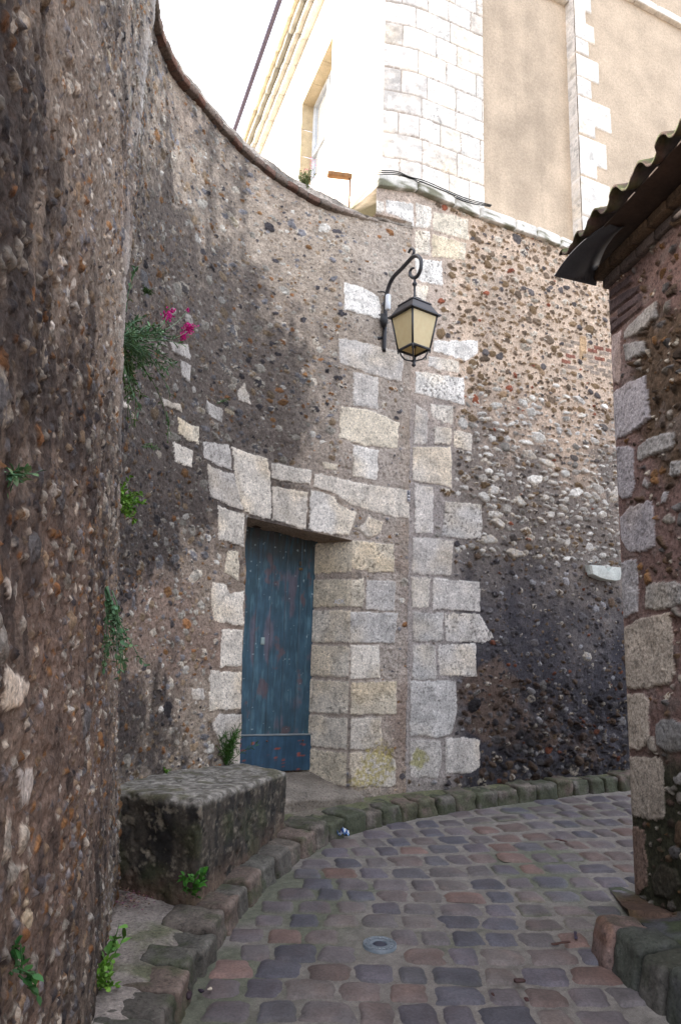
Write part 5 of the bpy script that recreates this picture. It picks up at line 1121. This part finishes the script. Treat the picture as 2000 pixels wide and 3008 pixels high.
p, n_, t_ = wbase(425, 1310, -.01); plant('creeping_sprig', 'low creeping sprig on the dark wall between the flowers and the door', 'plant', p, n_*.3+t_*.9+np.array([0, 0, .25]), (4, .16), G1, lw=(.02, .008), per=12, spread=.15, droop=.2)
pb_ = np.array([*(on_level(662, 2248, bz)[:2]), bz]); plant('grassy_tuft', 'feathery green tuft between the stone bench and the door', 'plant', pb_+np.array([0, 0, -.01]), (.1, -.25, 1), (40, .27), lin((64, 104, 42)), lw=(.045, .005), per=20, droop=.4, spread=.24)
pb_ = np.array([*(on_level(485, 2272, bz)[:2]), bz]); plant('moss_tuft', 'small bright green tuft on the back of the stone bench', 'plant', pb_+np.array([0, 0, -.005]), (0, -.2, .6), (22, .05), G2, lw=(.018, .008), per=12, spread=.9)
pb_ = on_ground(565, 2650, .125); plant('nettle', 'leafy green nettle at the near corner of the stone bench', 'plant', pb_, (0, -.1, 1), (10, .15), lin((60, 112, 40)), lw=(.042, .024), per=14, droop=.5, spread=.25)
pb_ = on_ground(305, 2838, .12); pb_[0] -= .0; plant('maple_seedling', 'pale green seedling with broad leaves against the foot of the near wall', 'plant', pb_, (.25, 0, 1), (3, .17), lin((96, 140, 66)), lw=(.05, .04), per=5, droop=.5, spread=.2)
pb_ = on_ground(288, 2900, .12); plant('low_weeds', 'untidy patch of low weeds just below the broad leaved seedling', 'plant', pb_, (.2, 0, .7), (22, .09), G2*.9, lw=(.026, .018), per=14, droop=.8, spread=.55)
p, n_, t_ = wbase(22, 2860, .02); plant('wall_nettle', 'dark green leafy plant at the bottom left edge of the near wall', 'plant', p, n_*.5+np.array([0, 0, .2]), (6, .06), lin((50, 92, 46)), lw=(.026, .015), per=7, droop=.7, spread=.5)
a = hit(905, 580); p = wpos(np.array(a[0]), np.array(a[1]+.11), np.array(-.05)); tf, _ = plant('wall_top_valerian', 'spindly pink flowered plant growing on top of the curved wall', 'plant', p, (0, -.1, 1), (34, .17), lin((92, 104, 60)), lw=(.026, .007), per=16, droop=.3, spread=.4)
mbs = MB()
for k in range(26):
    c_ = p+np.array([rng.normal(0, .08), rng.normal(0, .05), rng.uniform(.1, .26)])
    for w_ in range(5): leaf(mbs, c_+rv(.006), rv(1), rv(1), .010, .006, lin((206, 80, 130)))
tag(mbs.build('flowers', M_leaf, tf), kind='stuff')

# ------------------------------------------------------------------ small things in the lane
hc = np.array([HOLE[0], HOLE[1], gz(0, HOLE[1])+und(HOLE[0], HOLE[1])]); cov = thing('valve_cover', 'round metal water valve cover with a dark hub set in the setts', 'cover', tuple(hc))
def tl(mb, prof, col, n=40):
    V = []; Fc = []
    for (r_, z_) in prof:
        for k in range(n): t = 2*math.pi*k/n; x, y = r_*math.cos(t), r_*math.sin(t); V.append(hc+np.array([x, y, z_+SL*y]))
    for i in range(len(prof)-1):
        for k in range(n): Fc.append((i*n+k, i*n+(k+1) % n, (i+1)*n+(k+1) % n, (i+1)*n+k))
    mb.add(V, Fc, col)
mb = MB(); tl(mb, [(.079, -.01), (.079, .009), (.075, .011), (.072, .008), (.052, .008), (.050, .011), (.046, .008), (.036, .010), (.034, .004)], lin((108, 118, 126))); mr = mb
mb = MB(); tl(mb, [(.034, .003), (.030, .007), (.014, .008), (.0005, .008)], lin((46, 50, 66)), 24); mb.build('hub', M_iron, cov)
mb = mr
for k in range(22):
    t = 2*math.pi*k/22+.1
    if rng.random() < .2: continue
    r_ = .061; c_ = hc+np.array([r_*math.cos(t), r_*math.sin(t), .010+SL*r_*math.sin(t)]); frame_box(mb, c_, (-math.sin(t), math.cos(t), 0), (math.cos(t), math.sin(t), 0), (0, 0, 1), .0022+.002*(k % 3), .008, .0022, lin((128, 136, 142)), n=2, r=.001, amp=0)
mb.build('ring', M_iron, cov)
wp = on_ground(1008, 2462); mb = MB()
g_ = np.linspace(-1, 1, 14); GXx, GYy = np.meshgrid(g_, g_); nzv = fbm(GXx*2.2+3, GYy*2.2, 3, 61)
X = wp[0]+GXx*.045*(1-.3*nzv); Y = wp[1]+GYy*.03; Zz = gz(0, Y)+.02+.075*np.abs(nzv-.45)*2; idx = np.arange(196).reshape(14, 14)
q = np.stack([idx[:-1, :-1], idx[:-1, 1:], idx[1:, 1:], idx[1:, :-1]], -1).reshape(-1, 4)
cw = mix(lin((70, 130, 190))*np.ones((14, 14, 1)), lin((235, 238, 235)), (fbm(GXx*3, GYy*3, 2, 5) > .52).astype(float)); cw = mix(cw, lin((50, 50, 120)), (fbm(GXx*4+9, GYy*4, 2, 15) > .62).astype(float))
mb.add(np.stack([X, Y, Zz], -1).reshape(-1, 3), q, cw.reshape(-1, 3)); tag(mb.build('crumpled_wrapper', M_plain, smooth=False), 'crumpled blue and white wrapper lying in the gutter by the kerb', 'litter')
def lump(px, py, a, b_, hgt, col, label, name='dead_leaf', cat='leaf'):
    c_ = on_ground(px, py); mb = MB(); an = rng.uniform(0, 3); ax = np.array([math.cos(an), math.sin(an), SL*math.sin(an)]); ay = np.array([-math.sin(an), math.cos(an), SL*math.cos(an)])
    frame_box(mb, c_+np.array([0, 0, .018+hgt]), ax, ay, (0, 0, 1), a, b_, hgt, lin(col), n=6, r=hgt*.9+.002, amp=.005, freq=50, seed=int(px)); tag(mb.build(name, M_plain), label, cat)
lump(553, 2943, .020, .014, .008, (44, 28, 36), 'dark shrivelled fig like lump near the kerb, bottom left', 'dropped_fruit', 'fruit')
lump(590, 2930, .013, .009, .006, (40, 28, 44), 'smaller dark lump just right of the shrivelled one', 'dropped_fruit', 'fruit')
lump(614, 2921, .008, .007, .003, (190, 178, 160), 'pale pebble beside the two dark lumps', 'pebble', 'pebble')
lump(1648, 2478, .045, .010, .003, (74, 46, 42), 'long curled brown leaf on the setts in the middle distance'); lump(1525, 2898, .022, .010, .005, (60, 38, 36), 'dark leaf clump on the setts, lower middle')
lump(1447, 2938, .012, .006, .003, (70, 38, 34), 'small reddish leaf left of the other at lower middle'); lump(1546, 2953, .013, .008, .003, (62, 34, 34), 'small dark red leaf near the bottom edge')
lump(1645, 2785, .05, .010, .004, (70, 46, 40), 'long brown leaf caught against the first kerb block'); lump(1690, 2760, .045, .008, .003, (58, 50, 66), 'narrow dark leaf lying above the first kerb block')
lump(683, 2716, .012, .008, .006, (196, 100, 56), 'tiny orange scrap in the gutter below the bench', 'litter_scrap', 'litter')
for k in range(46):                                            # fallen petals and twigs in the corner by the bench
    pass
mb = MB()
for k in range(260):
    c_ = on_ground(rng.normal(385, 26), rng.normal(2640, 16), .125); leaf(mb, c_+np.array([0, 0, .004]), np.array([rng.normal(), rng.normal(), .1]), np.array([0, 0, 1.])+rv(.3), rng.uniform(.008, .02), .006, lin([(120, 60, 90), (80, 62, 50), (66, 50, 44), (150, 120, 96)][rng.integers(4)]))
tag(mb.build('leaf_debris', M_leaf), 'drift of dry petals and bits in the corner by the bench', 'debris', None, 'stuff')
